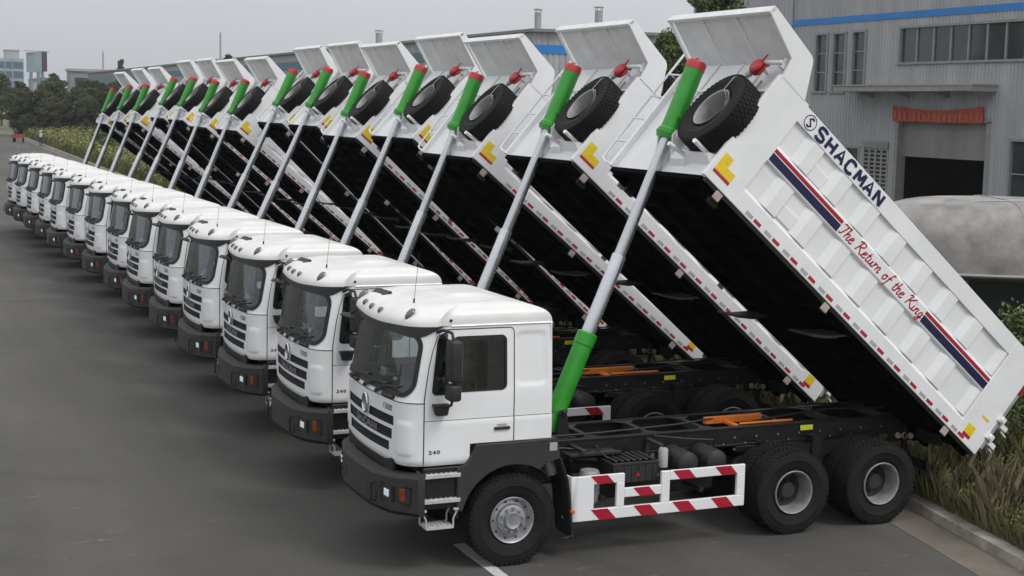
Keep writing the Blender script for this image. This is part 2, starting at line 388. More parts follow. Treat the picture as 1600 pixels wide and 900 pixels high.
tag(b.build('road_marking', 'line_paint', smooth=False), 'white painted line under the nearest truck', kind='structure')

# ================================================================ TRUCK
T = empty('dump_truck')
# ---- wheels
def tyre_mb(wd=.31, r=.5625, cy=0, lugs=True):
    b = MB(); h = wd/2
    prof = [(.272, -h*.62), (.30, -h*.82), (.36, -h*.97), (.42, -h), (.425, -h-.004), (.435, -h-.004), (.44, -h), (.49, -h*.98), (.528, -h*.92), (.547, -h*.82), (.553, -h*.6), (.554, 0)]
    prof = prof+[(a, -c) for a, c in prof[-2::-1]]
    b.lathe([(a, cy+c) for a, c in prof], n=64)
    if lugs:
        n = 52
        for j in range(n):
            t = 2*math.pi*j/n
            M = Matrix.Rotation(-t, 4, 'Y')
            for (y0, y1, dt, w_) in ((-h*.90, -h*.58, 0, .050), (-h*.5, -h*.2, .5, .05), (-h*.13, h*.13, 0, .05), (h*.2, h*.5, .5, .05), (h*.58, h*.90, 0, .050)):
                MM = Matrix.Rotation(-t-dt*2*math.pi/n, 4, 'Y')
                zt = r if abs((y0+y1)/2) < h*.6 else r-.006
                b.box(-w_/2, w_/2, cy+y0, cy+y1, .535, zt, T=MM)
            for sgn in (-1, 1):
                b.box(-.015, .015, cy+sgn*h*.93-.004, cy+sgn*h*.93+.004, .51, .545, T=M)
    return b
def nuts(b, rad, y, n=10, m=0, sg=-1):
    for k in range(n):
        t = 2*math.pi*k/n+.2; x, z = rad*math.cos(t), rad*math.sin(t)
        b.lathe([(.024, y), (.024, y+sg*.012), (.016, y+sg*.014), (.016, y+sg*.04), (0.001, y+sg*.04)], (x, 0, z), n=8, m=m)
def front_wheel(sg):   # sg=-1: near side
    w_ = MB(); y = sg
    P = [(.272, .05), (.285, .135), (.278, .145), (.262, .13), (.245, .09), (.225, .065), (.19, .075), (.175, .12), (.165, .125), (.10, .125), (.001, .125)]
    w_.lathe([(r_, sg*h) for r_, h in P], n=40)
    holes = MB()
    w = w_.build('wheel', 'rim_silver', T, loc=(0, sg*1.05, .5625))
    tyre_mb().build('tyre', 'rubber', w)
    hb = MB(); hb.lathe([(.105, sg*.12), (.105, sg*.16), (.095, sg*.175), (.08, sg*.168), (.001, sg*.168)], n=28)
    for u0, v0 in ((-1, 1), (1, -1)):   # raised emblem strokes on the cap
        for q in (((-.05, .03), (.0, .045), (.035, .03), (.0, .0)), ((.05, -.03), (.0, -.045), (-.035, -.03), (.0, 0))):
            stroke(hb, q, .014, lambda a, c: (a, sg*.1705, c))
    hb.build('hub_cap', 'rim_silver', w)
    nb = MB(); nuts(nb, .14, sg*.125, 10, 0, sg)
    nb.build('wheel_nuts', 'rim_grey', w)
    ob = MB()
    for k in range(10):
        t = 2*math.pi*k/10; ob.lathe([(.017, sg*.092), (.001, sg*.094)], (.232*math.cos(t), 0, .232*math.sin(t)), n=10)
    ob.build('vent_hole', 'rim_dark', w)
    return w
def rear_wheel(x, sg):
    w_ = MB()
    w_.lathe([(.27, sg*-.08), (.274, sg*.12), (.29, sg*.148), (.283, sg*.156), (.268, sg*.148), (.258, sg*.12), (.250, sg*.0), (.235, sg*-.08)], n=40)
    w = w_.build('wheel', 'rim_grey', T, loc=(x, sg*1.05, .5625))
    d = MB(); d.lathe([(.25, sg*-.08), (.19, sg*-.095), (.13, sg*-.085), (.12, sg*-.02), (.10, sg*.02), (.06, sg*.03), (.001, sg*.03)], n=28)
    nuts(d, .16, sg*-.09, 10, 0, sg)
    d.build('hub', 'rim_dark', w)
    tyre_mb().build('tyre', 'rubber', w); tyre_mb(cy=-sg*.345).build('tyre', 'rubber', w)
    return w
for sg in (-1, 1): front_wheel(sg)
for x in (4.0, 5.4):
    for sg in (-1, 1): rear_wheel(x, sg)

# ---- chassis
ch = MB(); ZT = 1.31
for sg in (-1, 1):
    ch.box(.5, 6.55, sg*.43-.035, sg*.43+.035, ZT-.26, ZT-.23); ch.box(.5, 6.55, sg*.43-.04, sg*.43+.04, ZT-.03, ZT)
    ch.box(.5, 6.55, sg*.43-.008+sg*.02, sg*.43+.008+sg*.02, ZT-.235, ZT-.025)
    ch.box(-1.3, .52, sg*.43-.035, sg*.43+.035, .95, 1.2)
    ch.box(3.55, 5.9, sg*.43-.045, sg*.43+.045, ZT-.34, ZT-.265)
chassis = ch.build('chassis_frame', 'frame_steel', T, bevel=.004)
for x in (.62, 1.45, 2.3, 3.15, 4.35, 5.2, 6.1, 6.5):
    b = MB(); b.box(x-.035, x+.035, -.39, .39, ZT-.10, ZT-.012)
    for sg in (-1, 1): b.prism([(x-.035, sg*.24), (x-.16, sg*.39), (x+.16, sg*.39), (x+.035, sg*.24)], ZT-.022, ZT-.008, axis='z')
    b.build('cross_member', 'frame_steel_lit', chassis, bevel=.003)
for x, z, s_ in ((1.1, 1.5, .35), (2.2, 1.5, .35)):
    b = MB(); b.box(x-.03, x+.03, -.85, -.47, 1.22, 1.26); b.box(x-.03, x+.03, -.49, -.47, 1.0, 1.22)
    b.build('bracket', 'frame_steel_lit', chassis, bevel=.004)
b = MB(); b.box(.95, 1.65, -.80, -.50, 1.16, 1.18); b.box(.95, 1.65, -.80, -.785, 1.16, 1.21); b.build('catwalk_plate', 'frame_steel_lit', chassis, bevel=.004)
b = MB(); b.tube([(.6, -.34, 1.34), (1.6, -.30, 1.33), (2.8, -.20, 1.34), (4.0, .1, 1.35), (5.2, .3, 1.37), (6.3, .2, 1.36)], .013, 6)
b.tube([(3.9, -.34, 1.34), (4.6, -.1, 1.33), (5.3, .05, 1.34), (6.2, -.2, 1.36)], .016, 6)
b.tube([(.55, -.5, 1.18), (.9, -.62, 1.25), (1.3, -.6, 1.19), (1.5, -.5, 1.14)], .014, 6)
b.tube([(1.38, -.95, 1.16), (1.30, -.9, 1.24), (1.34, -.7, 1.27), (1.5, -.5, 1.2)], .012, 6); b.tube([(2.3, -.48, 1.28), (2.7, -.6, 1.24), (3.1, -.62, 1.2), (3.2, -.5, 1.05)], .012, 6)
b.build('air_hose', 'black_plastic', chassis)
b = MB()
for i, x in enumerate(np.linspace(3.35, 5.9, 16)):
    for zz in ((ZT-.30, ZT-.14) if i % 2 else (ZT-.22,)):
        b.lathe([(.012, -.475), (.012, -.487), (.001, -.489)], (x, 0, zz), n=6)
b.build('rivet', 'rim_grey', chassis)
b = MB(); b.box(3.33, 4.22, -.05, .03, 1.27, 1.36); b.box(3.60, 3.68, -.34, -.05, 1.27, 1.31)
b.box(3.66, 4.50, -.385, -.35, 1.315, 1.340)
b.build('safety_prop', 'orange_steel', T, bevel=.006)
MB().box(4.55, 4.75, -.50, -.485, 1.20, 1.27).build('yellow_reflector', 'yellow_plate', T, bevel=.003)
# leaf springs, axles, propshaft
for sg in (-1, 1):
    b = MB()
    for k in range(9):
        hl = .95-.09*k; pts = []
        for t in np.linspace(-1, 1, 9): pts.append((4.7+t*hl, (.93)+.10*t*t*(1 if True else 0)-0.028*k+.12))
        pp = [(x, z) for x, z in pts]+[(x, z-.022) for x, z in pts[::-1]]
        b.prism(pp, sg*.62-.045, sg*.62+.045)
    b.box(4.62, 4.78, sg*.62-.07, sg*.62+.07, .74, 1.16)
    b.build('leaf_spring', 'frame_steel', T)
    b = MB()
    for k in range(4):
        hl = .75-.12*k; pts = [(t*hl, .74-.025*k+.07*t*t) for t in np.linspace(-1, 1, 9)]
        b.prism(pts+[(x, z-.02) for x, z in pts[::-1]], sg*.45-.04, sg*.45+.04)
    b.build('leaf_spring', 'frame_steel', T)
for x in (4.0, 5.4):
    b = MB(); b.tube([(x, -.95, .5625), (x, -.3, .5625), (x, 0, .5625), (x, .3, .5625), (x, .95, .5625)], [.10, .11, .24, .11, .10], 14)
    b.tube([(x-.45, 0, .62), (x, 0, .58)], .08, 10); b.build('axle', 'black_steel', T)
b = MB(); b.tube([(0, -.95, .5625), (0, -.5, .45), (0, .5, .45), (0, .95, .5625)], .07, 10); b.build('axle', 'black_steel', T)
b = MB(); b.tube([(1.3, 0, .95), (3.6, 0, .65)], .06, 10); b.build('propshaft', 'black_steel', T)
b = MB(); b.box(-.9, .5, -.38, .38, .75, 1.2); b.box(.5, 1.25, -.26, .26, .7, 1.05); b.build('engine', 'black_steel', T, bevel=.03)
# battery box, air tanks, fuel tank, filter
b = MB(); b.box(1.40, 2.02, -1.08, -.62, .86, 1.12)
for k in range(7): b.box(1.43+k*.085, 1.475+k*.085, -1.06, -.64, 1.12, 1.145)
b.box(1.38, 2.04, -1.09, -.61, 1.085, 1.12)
for k in range(6): b.box(1.45+k*.1, 1.47+k*.1, -1.092, -1.08, .88, 1.07)
bb = b.build('battery_box', 'black_plastic', T, bevel=.008)
b = MB(); b.prism([(1.70, .94), (1.77, .94), (1.735, 1.0)], -1.096, -1.094); b.build('warning_mark', 'decal_red', bb, smooth=False)
b = MB(); b.lathe([(.001, 1.22), (.05, 1.22), (.062, 1.20), (.062, .98), (.001, .97)], (2.20, -.90, 0), axis='z', n=18); b.build('fluid_bottle', 'tape_grey', T)
for x in (2.50, 2.92):
    b = MB(); b.lathe([(.001, -1.06), (.09, -1.055), (.145, -1.02), (.15, -.96), (.15, -.56), (.12, -.5), (.001, -.5)], (x, 0, 1.02), n=20)
    b.box(x-.155, x-.14, -.9, -.86, .9, 1.1); b.build('air_tank', 'black_plastic', T)
b = MB(); b.lathe([(.001, .86), (.11, .86), (.13, .9), (.13, 1.22), (.11, 1.26), (.001, 1.26)], (1.12, -.98, -.22), axis='z', n=18)
b.build('air_filter', 'rim_grey', T)
b = MB(); b.box(1.5, 2.9, .62, 1.15, .55, 1.12); b.build('fuel_tank', 'black_steel', T, bevel=.06, seg=3)
b = MB(); b.box(1.3, 3.05, -.75, -.5, .58, .85); b.build('chassis_box', 'black_steel', T, bevel=.03)
# exhaust duct near the wheel
b = MB(); b.tube([(.42, -.78, 1.42), (.52, -.88, 1.28), (.60, -.92, 1.12), (.62, -.92, 1.02)], .085, 14); b.build('intake_duct', 'rim_grey', T)
# rear mudguards over tandem
# rear connectors and tail lamps
b = MB()
for k in range(3): b.lathe([(.04, -.03), (.045, .0), (.03, .012), (.001, .016)], (6.18+.11*k, -.5, 1.02-.01*k), axis='y', n=12)
b.build('air_coupling', 'lamp_cream', T)
b = MB(); b.box(6.05, 6.5, -.47, -.455, .93, 1.24); b.box(6.5, 6.56, -1.0, 1.0, .95, 1.10); b.box(6.3, 6.36, -1.0, 1.0, .62, .74); b.box(6.3, 6.36, -.5, -.42, .7, 1.25); b.box(6.3, 6.36, .42, .5, .7, 1.25)
b.build('rear_underrun_bar', 'black_steel', T, bevel=.006)
# ---- side guards
def guard(sg):
    y0, y1 = (-1.2, -1.155) if sg < 0 else (1.155, 1.2)
    b = MB()
    b.box(.85, 1.08, y0, y1, .46, 1.02)
    # bent front return
    b.prism([(.76, y1+(.20 if sg < 0 else -.20)-(0 if sg < 0 else .045)), (.78, y0+.02), (.85, y0), (.85, y1), (.80, y1+.01), (.79, y1+(.2 if sg < 0 else -.2)-(0 if sg < 0 else .045))] if sg < 0 else
            [(.76, y0-.20), (.78, y1-.02), (.85, y1), (.85, y0), (.80, y0-.01), (.79, y0-.2)], .46, 1.02, axis='z')
    b.box(1.39, 1.50, y0, y1, .60, .91); b.box(1.08, 1.50, y0, y1, .91, 1.02)
    b.box(1.08, 3.24, y0, y1, .46, .60)
    b.box(1.50, 2.02, y0, y1, .715, .83)
    b.box(2.02, 2.14, y0, y1, .60, 1.0); b.box(2.14, 3.24, y0, y1, .88, 1.0); b.box(3.12, 3.24, y0, y1, .60, .88)
    gd = b.build('side_guard', 'white_paint', T, bevel=.006)
    yf = y0-.003 if sg < 0 else y1+.003
    def par(x, z0, z1, wd=.23):
        r_ = MB()
        s_ = .14*(z1-z0)/.14*.9
        r_.prism([(x, z1), (x+wd, z1), (x+wd+s_, z0), (x+s_, z0)], min(yf, yf+.002), max(yf, yf+.002)); r_.build('warning_stripe', 'decal_red', gd, smooth=False)
    par(1.03, .913, 1.018); par(1.62, .717, .828, .22)
    par(2.18, .882, .998); par(2.79, .882, .998)
    for x in (1.04, 1.63, 2.18, 2.74): par(x, .462, .598)
    br = MB()
    for x in (1.2, 2.6): br.box(x, x+.06, min(sg*.45, sg*1.15), max(sg*.45, sg*1.15), .68, .74)
    br.build('guard_bracket', 'black_steel', gd)
    return gd
guard(-1); guard(1)

# ---- hoist cylinder: base pivot between rails, tilts with the body
BASE = Vector((1.12, 0, 1.60)); OVER = .945
hoist = MB().tube([(-.0, -.19, 0), (0, .19, 0)], .05, 12).build('hoist_cylinder', 'cyl_green', T, loc=BASE)
b = MB(); b.lathe([(.06, -.32), (.125, -.28), (.125, .90), (.135, .91), (.135, 1.06), (.11, 1.08)], axis='z', n=28); b.lathe([(.14, -.02), (.14, .05)], axis='z', n=28)
b.build('lower_barrel', 'cyl_green', hoist)
rods = []
b = MB(); b.lathe([(.092, .9), (.092, 2.15), (.088, 2.16), (.001, 2.17)], axis='z', n=28); b.build('piston_rod', 'cyl_chrome', hoist)
b = MB(); b.lathe([(.074, 2.1), (.074, 4.2)], axis='z', n=28); b.build('piston_rod', 'cyl_chrome', hoist)
upb = MB(); upb.lathe([(.08, -.13), (.145, -.13), (.155, -.11), (.155, -.02), (.135, 0), (.128, .08), (.128, .84), (.128, .86)], axis='z', n=28)
upb.lathe([(.16, -.085), (.168, -.08), (.168, -.055), (.16, -.05)], axis='z', n=28)
upb.lathe([(.035, -.128), (.035, -.16), (.001, -.162)], (0, 0, .17), axis='y', n=12)
upper = upb.build('upper_barrel', 'cyl_green', hoist, loc=(0, 0, 3.94))
b = MB(); b.lathe([(.133, .84), (.133, .93), (.12, .955), (.07, .965), (.001, .965)], axis='z', n=28); b.tube([(-.02, 0, .96), (-.03, 0, .99), (0, 0, 1.0)], .012, 6)
rcap = b.build('red_cap', 'cap_red', hoist, loc=(0, 0, 3.94))
b = MB()
for sg in (-1, 1):
    b.prism([(BASE.x-.10, 1.28), (BASE.x+.10, 1.28), (BASE.x+.04, 1.64), (BASE.x-.04, 1.64)], sg*.2-.012, sg*.2+.012)
b.box(BASE.x-.14, BASE.x+.14, -.40, .40, 1.20, 1.30); b.box(BASE.x-.03, BASE.x+.03, -.25, .25, 1.57, 1.63)
b.build('hoist_mount', 'frame_steel', T, bevel=.006)

# ---- dump body, local frame: x = along the floor from front to tail, z = up its walls
PIV = Vector((6.45, 0, 1.12)); P0 = Vector((2.427, 0, 4.717)); TH0 = math.atan2(.653, .757)
rel = P0-PIV; ca, sa = math.cos(TH0), math.sin(TH0)
OA = rel.x*ca - rel.z*sa     # along
ON = rel.x*sa + rel.z*ca     # normal
def wl(a, n): return a+OA, n+ON   # to object frame
class BB(MB):
    pass
def shift(b):
    b.v = [(p[0]+OA, p[1], p[2]+ON) for p in b.v]; return b
LB = 5.90; YO = 1.27; YI = 1.20
fl = MB()
fl.box(.10, LB-.02, -1.19, 1.19, .02, .12)
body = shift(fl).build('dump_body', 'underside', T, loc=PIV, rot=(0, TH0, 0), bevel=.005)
def bpart(b, name, mats, parent=None, **k): return shift(b).build(name, mats, parent or body, **k)
# floor beams
b = MB()
for sg in (-1, 1): b.box(.2, LB-.1, sg*.45-.06, sg*.45+.06, -.16, .02)
for x in np.arange(.35, LB-.2, .37): b.box(x-.035, x+.035, -1.18, 1.18, -.09, .02)
for sg in (-1, 1): b.box(.1, LB-.05, sg*1.15-.03, sg*1.15+.03, -.10, .02)
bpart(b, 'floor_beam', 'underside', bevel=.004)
# side walls with pressed ribs
NP = 8; X0, X1 = .575, 5.38; PT = (X1-X0)/NP
for sg in (-1, 1):
    o, i_ = (-YO, -YI) if sg < 0 else (YO, YI)
    lo, hi = min(o, i_), max(o, i_); D = .038*-sg
    b = MB()
    # backing sheet (pocket floor) from inner face
    b.box(X0, X1, min(o+D, i_), max(o+D, i_), .10, 1.5)
    b.box(0, X0, lo, hi, 0, 1.625)                    # front post
    b.box(X1, LB, lo, hi, 0, 1.60)                    # rear post
    b.box(X0, X1, lo, hi, 1.36, 1.60)                 # top rail
    b.box(X0, X1, lo, hi, 0, .22)                     # bottom rail
    # centre band
    b.prism([(i_, .69), (o+D*.9, .69), (o, .722), (o, .93), (o+D*.9, .962), (i_, .962)], X0, X1, axis='x')
    # sloped shoulder of bottom rail
    b.prism([(i_, .22), (o, .22), (o+D*.95, .27), (i_, .27)], X0, X1, axis='x')
    # ribs: trapezoid in plan
    for k in range(NP):
        xa = X0+PT*(k+1)
        if k == NP-1: xa -= .02
        x_a, x_b, x_c, x_d = xa-.34, xa-.20, xa-.015, xa
        if k == NP-1: x_a, x_b, x_c, x_d = xa-.18, xa-.03, xa+.0, xa+.019
        for z0, z1 in ((.27, .69), (.962, 1.36)):
            b.prism([(x_a, o+D*.97), (x_b, o+.006*-sg), (x_c, o+.006*-sg), (x_d, o+D*.97)], z0, z1, axis='z')
    # extra doubler plate low in the second pocket
    for z0 in (.30, .97): b.box(X0+PT+.0, X0+PT+.27, min(o+D*.55, i_), max(o+D*.55, i_), z0, z0+.19)
    sw = bpart(b, 'side_wall', 'body_paint', bevel=.005, smooth=False)
    # bottom sill edge
    bpart(MB().box(.06, LB-.05, min(o+.02*-sg, i_), max(o+.02*-sg, i_), -.05, 0), 'sill', 'frame_steel', sw if False else body, bevel=.003)
    yf = o+.003*sg
    F = lambda a, n, yy=yf: (a, yy, n)
    st = MB()
    def q(bm, x0, x1, z0, z1, m, off=.0):
        ya, yb = sorted((yf+off*sg, yf-.002*sg)); bm.box(x0, x1, ya, yb, z0, z1, m)
    for x0, x1 in ((.58, 1.99), (3.85, 5.365)):
        st = MB(); q(st, x0, x1, .740, .848, 1); bpart(st, 'navy_stripe', ['decal_red', 'decal_navy'], smooth=False)
        st = MB(); q(st, x0, x1, .864, .912, 0); bpart(st, 'red_stripe', ['decal_red', 'decal_navy'], smooth=False)
    tp = MB()
    x = .78
    while x < 5.3:
        q(tp, x, x+.13, .03, .075, 0); q(tp, x+.16, x+.29, .03, .075, 1); x += .375
    bpart(tp, 'reflective_tape', ['tape_grey', 'tape_red'], smooth=False)
    sk = MB(); q(sk, .06, .21, .155, .40, 0); q(sk, .21, .36, .155, .27, 0); q(sk, .06, .36, .11, .15, 1); q(sk, .13, .19, .30, .305, 1)
    bpart(sk, 'reflective_sticker', ['decal_yellow', 'tape_red'], smooth=False)
    sk = MB(); q(sk, 5.50, 5.66, .13, .27, 0); q(sk, 5.50, 5.66, .08, .125, 1); q(sk, 5.62, 5.77, .455, .49, 0)
    bpart(sk, 'reflective_sticker', ['decal_yellow', 'tape_red'], smooth=False)
    for xa in (.34, 2.55, 5.25):
        ml = MB(); ml.box(xa-.055, xa+.055, min(o+.03*-sg, o+.0), max(o+.03*-sg, o+.0), -.13, -.02)
        for kk in (-.03, 0, .03): ml.box(xa+kk-.006, xa+kk+.006, min(o+.03*-sg, o-.003*-sg), max(o+.03*-sg, o-.003*-sg), -.12, -.04, 1)
        bpart(ml, 'marker_lamp', ['lamp_cream', 'tape_red'], bevel=.006)
    # lettering on the top rail
    tx = MB(); sx = 1 if sg < 0 else -1
    block_text(tx, 'SHACMAN', (.90 if sg < 0 else -(2.30)) if sg < 0 else -2.30, .205, .135, .165, .048, lambda u, v, q_: ((u if sg < 0 else -u), yf+sg*q_, 1.478+v))
    bpart(tx, 'lettering', 'decal_navy', smooth=False)
    em = MB(); cx_, cz_ = .735 if sg < 0 else 2.46, 1.478
    ring = [(.095*math.cos(t), .095*math.sin(t)) for t in np.linspace(0, 2*math.pi, 33)]
    stroke(em, ring, .012, lambda u, v: (cx_+sx*u, yf, cz_+v))
    stroke(em, [(.036, .052), (.0, .060), (-.034, .030), (.0, .004)], .028, lambda u, v: (cx_+sx*u, yf, cz_+v))
    stroke(em, [(-.036, -.052), (.0, -.060), (.034, -.030), (.0, -.004)], .028, lambda u, v: (cx_+sx*u, yf, cz_+v))
    bpart(em, 'emblem', 'decal_navy', smooth=False)
# cursive slogan, strokes per letter (x, y in em units, advance)
GL = {
 'T': ([[(0,.82),(.12,.92),(.35,.88),(.68,.95)],[(.40,.9),(.32,.5),(.22,.12),(.10,0),(0,.08)]], .55),
 'h': ([[(.10,1.0),(.04,.5),(0,0)],[(.02,.28),(.18,.5),(.30,.45),(.24,.1),(.32,0),(.42,.08)]], .42),
 'e': ([[(.02,.22),(.22,.32),(.28,.46),(.16,.5),(.03,.3),(.06,.04),(.2,0),(.36,.12)]], .36),
 'R': ([[(.25,.9),(.16,.45),(.05,0)],[(0,.78),(.2,.95),(.5,.92),(.56,.72),(.38,.52),(.2,.48)],[(.25,.48),(.42,.22),(.55,0),(.75,.06)]], .72),
 't': ([[(.16,.8),(.10,.4),(.08,.08),(.16,0),(.28,.1)],[(0,.52),(.28,.56)]], .28),
 'u': ([[(.03,.48),(.02,.14),(.10,0),(.22,.12),(.30,.46)],[(.30,.46),(.28,.1),(.34,0),(.44,.1)]], .44),
 'r': ([[(.03,.44),(.06,.5),(.03,0)],[(.05,.25),(.16,.48),(.28,.44)]], .30),
 'n': ([[(.03,.48),(0,0)],[(.02,.25),(.16,.48),(.26,.42),(.22,.08),(.28,0),(.38,.1)]], .40),
 'o': ([[(.2,.48),(.05,.36),(.03,.12),(.14,0),(.28,.14),(.28,.36),(.18,.48),(.36,.44)]], .38),
 'f': ([[(.42,.86),(.34,.98),(.24,.85),(.14,.3),(.04,-.28),(-.06,-.3)],[(.04,.44),(.36,.5)]], .36),
 'K': ([[(.24,.92),(.16,.5),(.05,0)],[(0,.8),(.12,.94),(.28,.92)],[(.66,.95),(.4,.62),(.2,.45)],[(.26,.48),(.46,.2),(.62,0),(.78,.08)]], .74),
 'i': ([[(.05,.46),(.02,.1),(.1,0),(.2,.1)],[(.09,.68),(.10,.73)]], .22),
 'g': ([[(.28,.44),(.14,.48),(.03,.28),(.08,.06),(.22,.12),(.30,.46)],[(.30,.46),(.24,-.1),(.12,-.34),(-.02,-.26),(.1,-.08),(.4,.1)]], .40), ' ': ([], .30)}
for sg in (-1, 1):
    yf = sg*(YO+.003); tx = MB(); pen = 0; sx = 1 if sg < 0 else -1
    txt = 'The Return of the King'; tot = sum(GL[c][1]+.05 for c in txt); sc = 1.83/tot*1.0; x0 = 2.01 if sg < 0 else 3.84
    def cat(P, n=4):
        o_ = []
        for i in range(len(P)-1):
            p0, p1, p2, p3 = [Vector(P[max(0, min(len(P)-1, i+k))]) for k in (-1, 0, 1, 2)]
            for j in range(n):
                t = j/n; o_.append(.5*((2*p1)+(p2-p0)*t+(2*p0-5*p1+4*p2-p3)*t*t+(3*p1-p0-3*p2+p3)*t**3))
        return o_+[Vector(P[-1])]
    vsz = .165
    for c_ in txt:
        for s_ in GL[c_][0]:
            pts = [(pen+p.x*sc*1.05+p.y*.03, (p.y-.35)*vsz) for p in cat(s_)]
            stroke(tx, pts, .019, lambda u, v: (x0+sx*u, yf, .82+v))
        pen += (GL[c_][1]+.05)*sc
    bpart(tx, 'slogan', 'decal_red', smooth=False)
# front wall, canopy
fwb = MB(); fwb.box(.08, .13, -YI, YI, .0, 1.90)
for y in (-.05, .55, -.62): fwb.box(.055, .08, y-.02, y+.02, .75, 1.88)
fwb.box(.04, .08, -YI, YI, 1.38, 1.41)
bpart(fwb, 'front_wall', 'body_paint', bevel=.004)
b = MB(); b.prism([(.0, -.02), (.12, -.02), (.30, .42), (.12, .42)], -1.2, 1.2); b.build
b = MB(); b.box(.03, .12, -1.19, 1.19, -.07, .0); bpart(b, 'front_sill', 'underside', bevel=.004)
cn = MB()
cn.prism([(.08, 1.88), (.13, 1.90), (-.60, 2.15), (-.62, 2.10)], -YI, YI)
cn.prism([(-.60, 2.155), (-.62, 2.05), (-.66, 2.06), (-.64, 2.175)], -YO, YO)
cano = bpart(cn, 'canopy', 'canopy_inner', bevel=.003)
for y in (-.42, .42):
    b = MB(); b.prism([(.07, 1.875), (.09, 1.93), (-.60, 2.125), (-.60, 2.06)], y-.012, y+.012); bpart(b, 'canopy_rib', 'body_paint', cano)
for sg in (-1, 1):
    b = MB(); poly = [(.03, 1.60), (-.02, 1.87), (-.62, 2.06), (-.64, 2.12), (-.61, 2.172), (.17, 2.10), (.225, 2.075), (.26, 2.03), (.50, 1.60)]
    b.prism(poly, min(sg*YO, sg*(YO-.03)), max(sg*YO, sg*(YO-.03))); b.prism([(.13, 1.9), (.17, 2.095), (.21, 2.07), (.25, 2.02), (.45, 1.62), (.13, 1.62)], min(sg*YI, sg*1.05), max(sg*YI, sg*1.05))
    bpart(b, 'canopy_gusset', 'body_paint', cano, bevel=.004)
# tailgate
b = MB(); b.box(LB-.03, LB+.03, -1.19, 1.19, .05, 1.55)
for y in (-.9, -.3, .3, .9): b.box(LB+.03, LB+.075, y-.06, y+.06, .1, 1.5)
b.box(LB+.03, LB+.075, -1.19, 1.19, 1.45, 1.55)
bpart(b, 'tailgate', 'body_paint', bevel=.006)
for sg in (-1, 1):
    for n_ in (.33, .63):
        b = MB(); ya, yb = sorted((sg*(YO-.06), sg*(YO+.02)))
        b.box(5.86, 6.0, ya, yb, n_-.05, n_+.05); b.box(5.98, 6.10, ya, yb, n_-.10, n_-.03); b.tube([(5.93, sg*1.2, n_), (5.93, sg*1.32, n_)], .035, 10)
        b.tube([(6.05, sg*1.25, n_-.12), (6.16, sg*1.27, n_-.14)], .015, 6)
        bpart(b, 'tailgate_latch', 'body_paint', bevel=.004)
    b = MB(); ya, yb = sorted((sg*(YO-.05), sg*(YO-.0))); b.box(LB+.003, LB+.05, ya, yb, .12, 1.05)
    bpart(b, 'gate_post', 'trim_grey', bevel=.004)
    b = MB(); b.box(LB+.05, LB+.06, ya, yb, 1.05, 1.2); bpart(b, 'rear_reflector', 'tape_red', smooth=False)
# hinge to chassis
b = MB()
for sg in (-1, 1): b.prism([(5.1, -.05), (5.7, -.05), (5.58, -.22), (5.38, -.25)], sg*.45-.03, sg*.45+.03)
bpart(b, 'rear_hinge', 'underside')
# underside mud guards hanging from the floor
for sg in (-1, 1):
    for a_ in (3.12,):
        b = MB()
        b.prism([(a_, -.09), (a_+.03, -.09), (a_-.20, -.31), (a_-.40, -.44), (a_-.42, -.42), (a_-.22, -.29)], min(sg*.62, sg*1.18), max(sg*.62, sg*1.18))
        b.box(a_-.02, a_+.06, min(sg*.9, sg*.96), max(sg*.9, sg*.96), -.16, -.09)
        bpart(b, 'mud_guard', 'black_plastic')
    b = MB(); b.box(.34, .50, sg*1.10-.03, sg*1.10+.03, -.16, -.04)
    bpart(b, 'rest_block', 'black_plastic', bevel=.01)
# ladder and rail on the far side
b = MB()
b.tube([(.08, 1.22, .06), (.02, 1.45, .06), (.0, 1.56, .10), (.0, 1.60, .20), (.0, 1.60, 2.12), (.04, 1.50, 2.18), (.08, 1.26, 2.16)], .017, 8)
b.tube([(.04, 1.30, .06), (.04, 1.30, 2.16)], .014, 8)
for n_ in np.arange(.44, 2.1, .41): b.tube([(.03, 1.27, n_), (.0, 1.60, n_)], .014, 8)
bpart(b, 'ladder', 'body_paint')
# cylinder bracket on the front wall
b = MB()
for sg in (-1, 1):
    b.prism([(.08, .14), (.08, .72), (-.02, .68), (-.17, .52), (-.17, .44), (-.0, .22)], sg*.19-.015, sg*.19+.015)
    b.prism([(.08, .14), (.08, .36), (-.02, .34), (.0, .2)], min(sg*.20, sg*.55), max(sg*.20, sg*.55)) if sg < 0 else None
b.tube([(-.10, -.24, .50), (-.10, .24, .50)], .045, 12)
b.box(.04, .08, -.5, .5, .40, .46)
bpart(b, 'cylinder_bracket', 'body_paint')
# spare wheel, axis along x, in front of the wall
def ax_x(b):   # rotate the y axis to the x axis (outer side -y -> -x)
    b.v = [(p[1], -p[0], p[2]) for p in b.v]; return b
SPY, SPN = -.775, .86
t_ = ax_x(tyre_mb()); t_.v = [(p[0]-.10, p[1]+SPY, p[2]+SPN) for p in t_.v]
spare = bpart(t_, 'spare_tyre', 'rubber')
r_ = MB(); r_.lathe([(.29, -.156), (.268, -.148), (.258, -.12), (.250, .0), (.235, .08), (.12, .07), (.10, .06), (.09, .06)], n=40)
nuts(r_, .165, .073, 10, 0, -1); ax_x(r_); r_.v = [(p[0]-.10, p[1]+SPY, p[2]+SPN) for p in r_.v]
bpart(r_, 'spare_rim', 'rim_grey', spare)
b = MB(); b.tube([(-.20, SPY-.03, SPN+.57), (-.265, SPY-.02, SPN+.48), (-.268, SPY-.01, SPN+.28), (-.20, SPY-.08, SPN+.2)], .007, 6); b.tube([(-.20, SPY-.08, SPN+.2), (-.04, SPY-.05, SPN-.1)], .006, 6); bpart(b, 'chain', 'galvanised', spare)
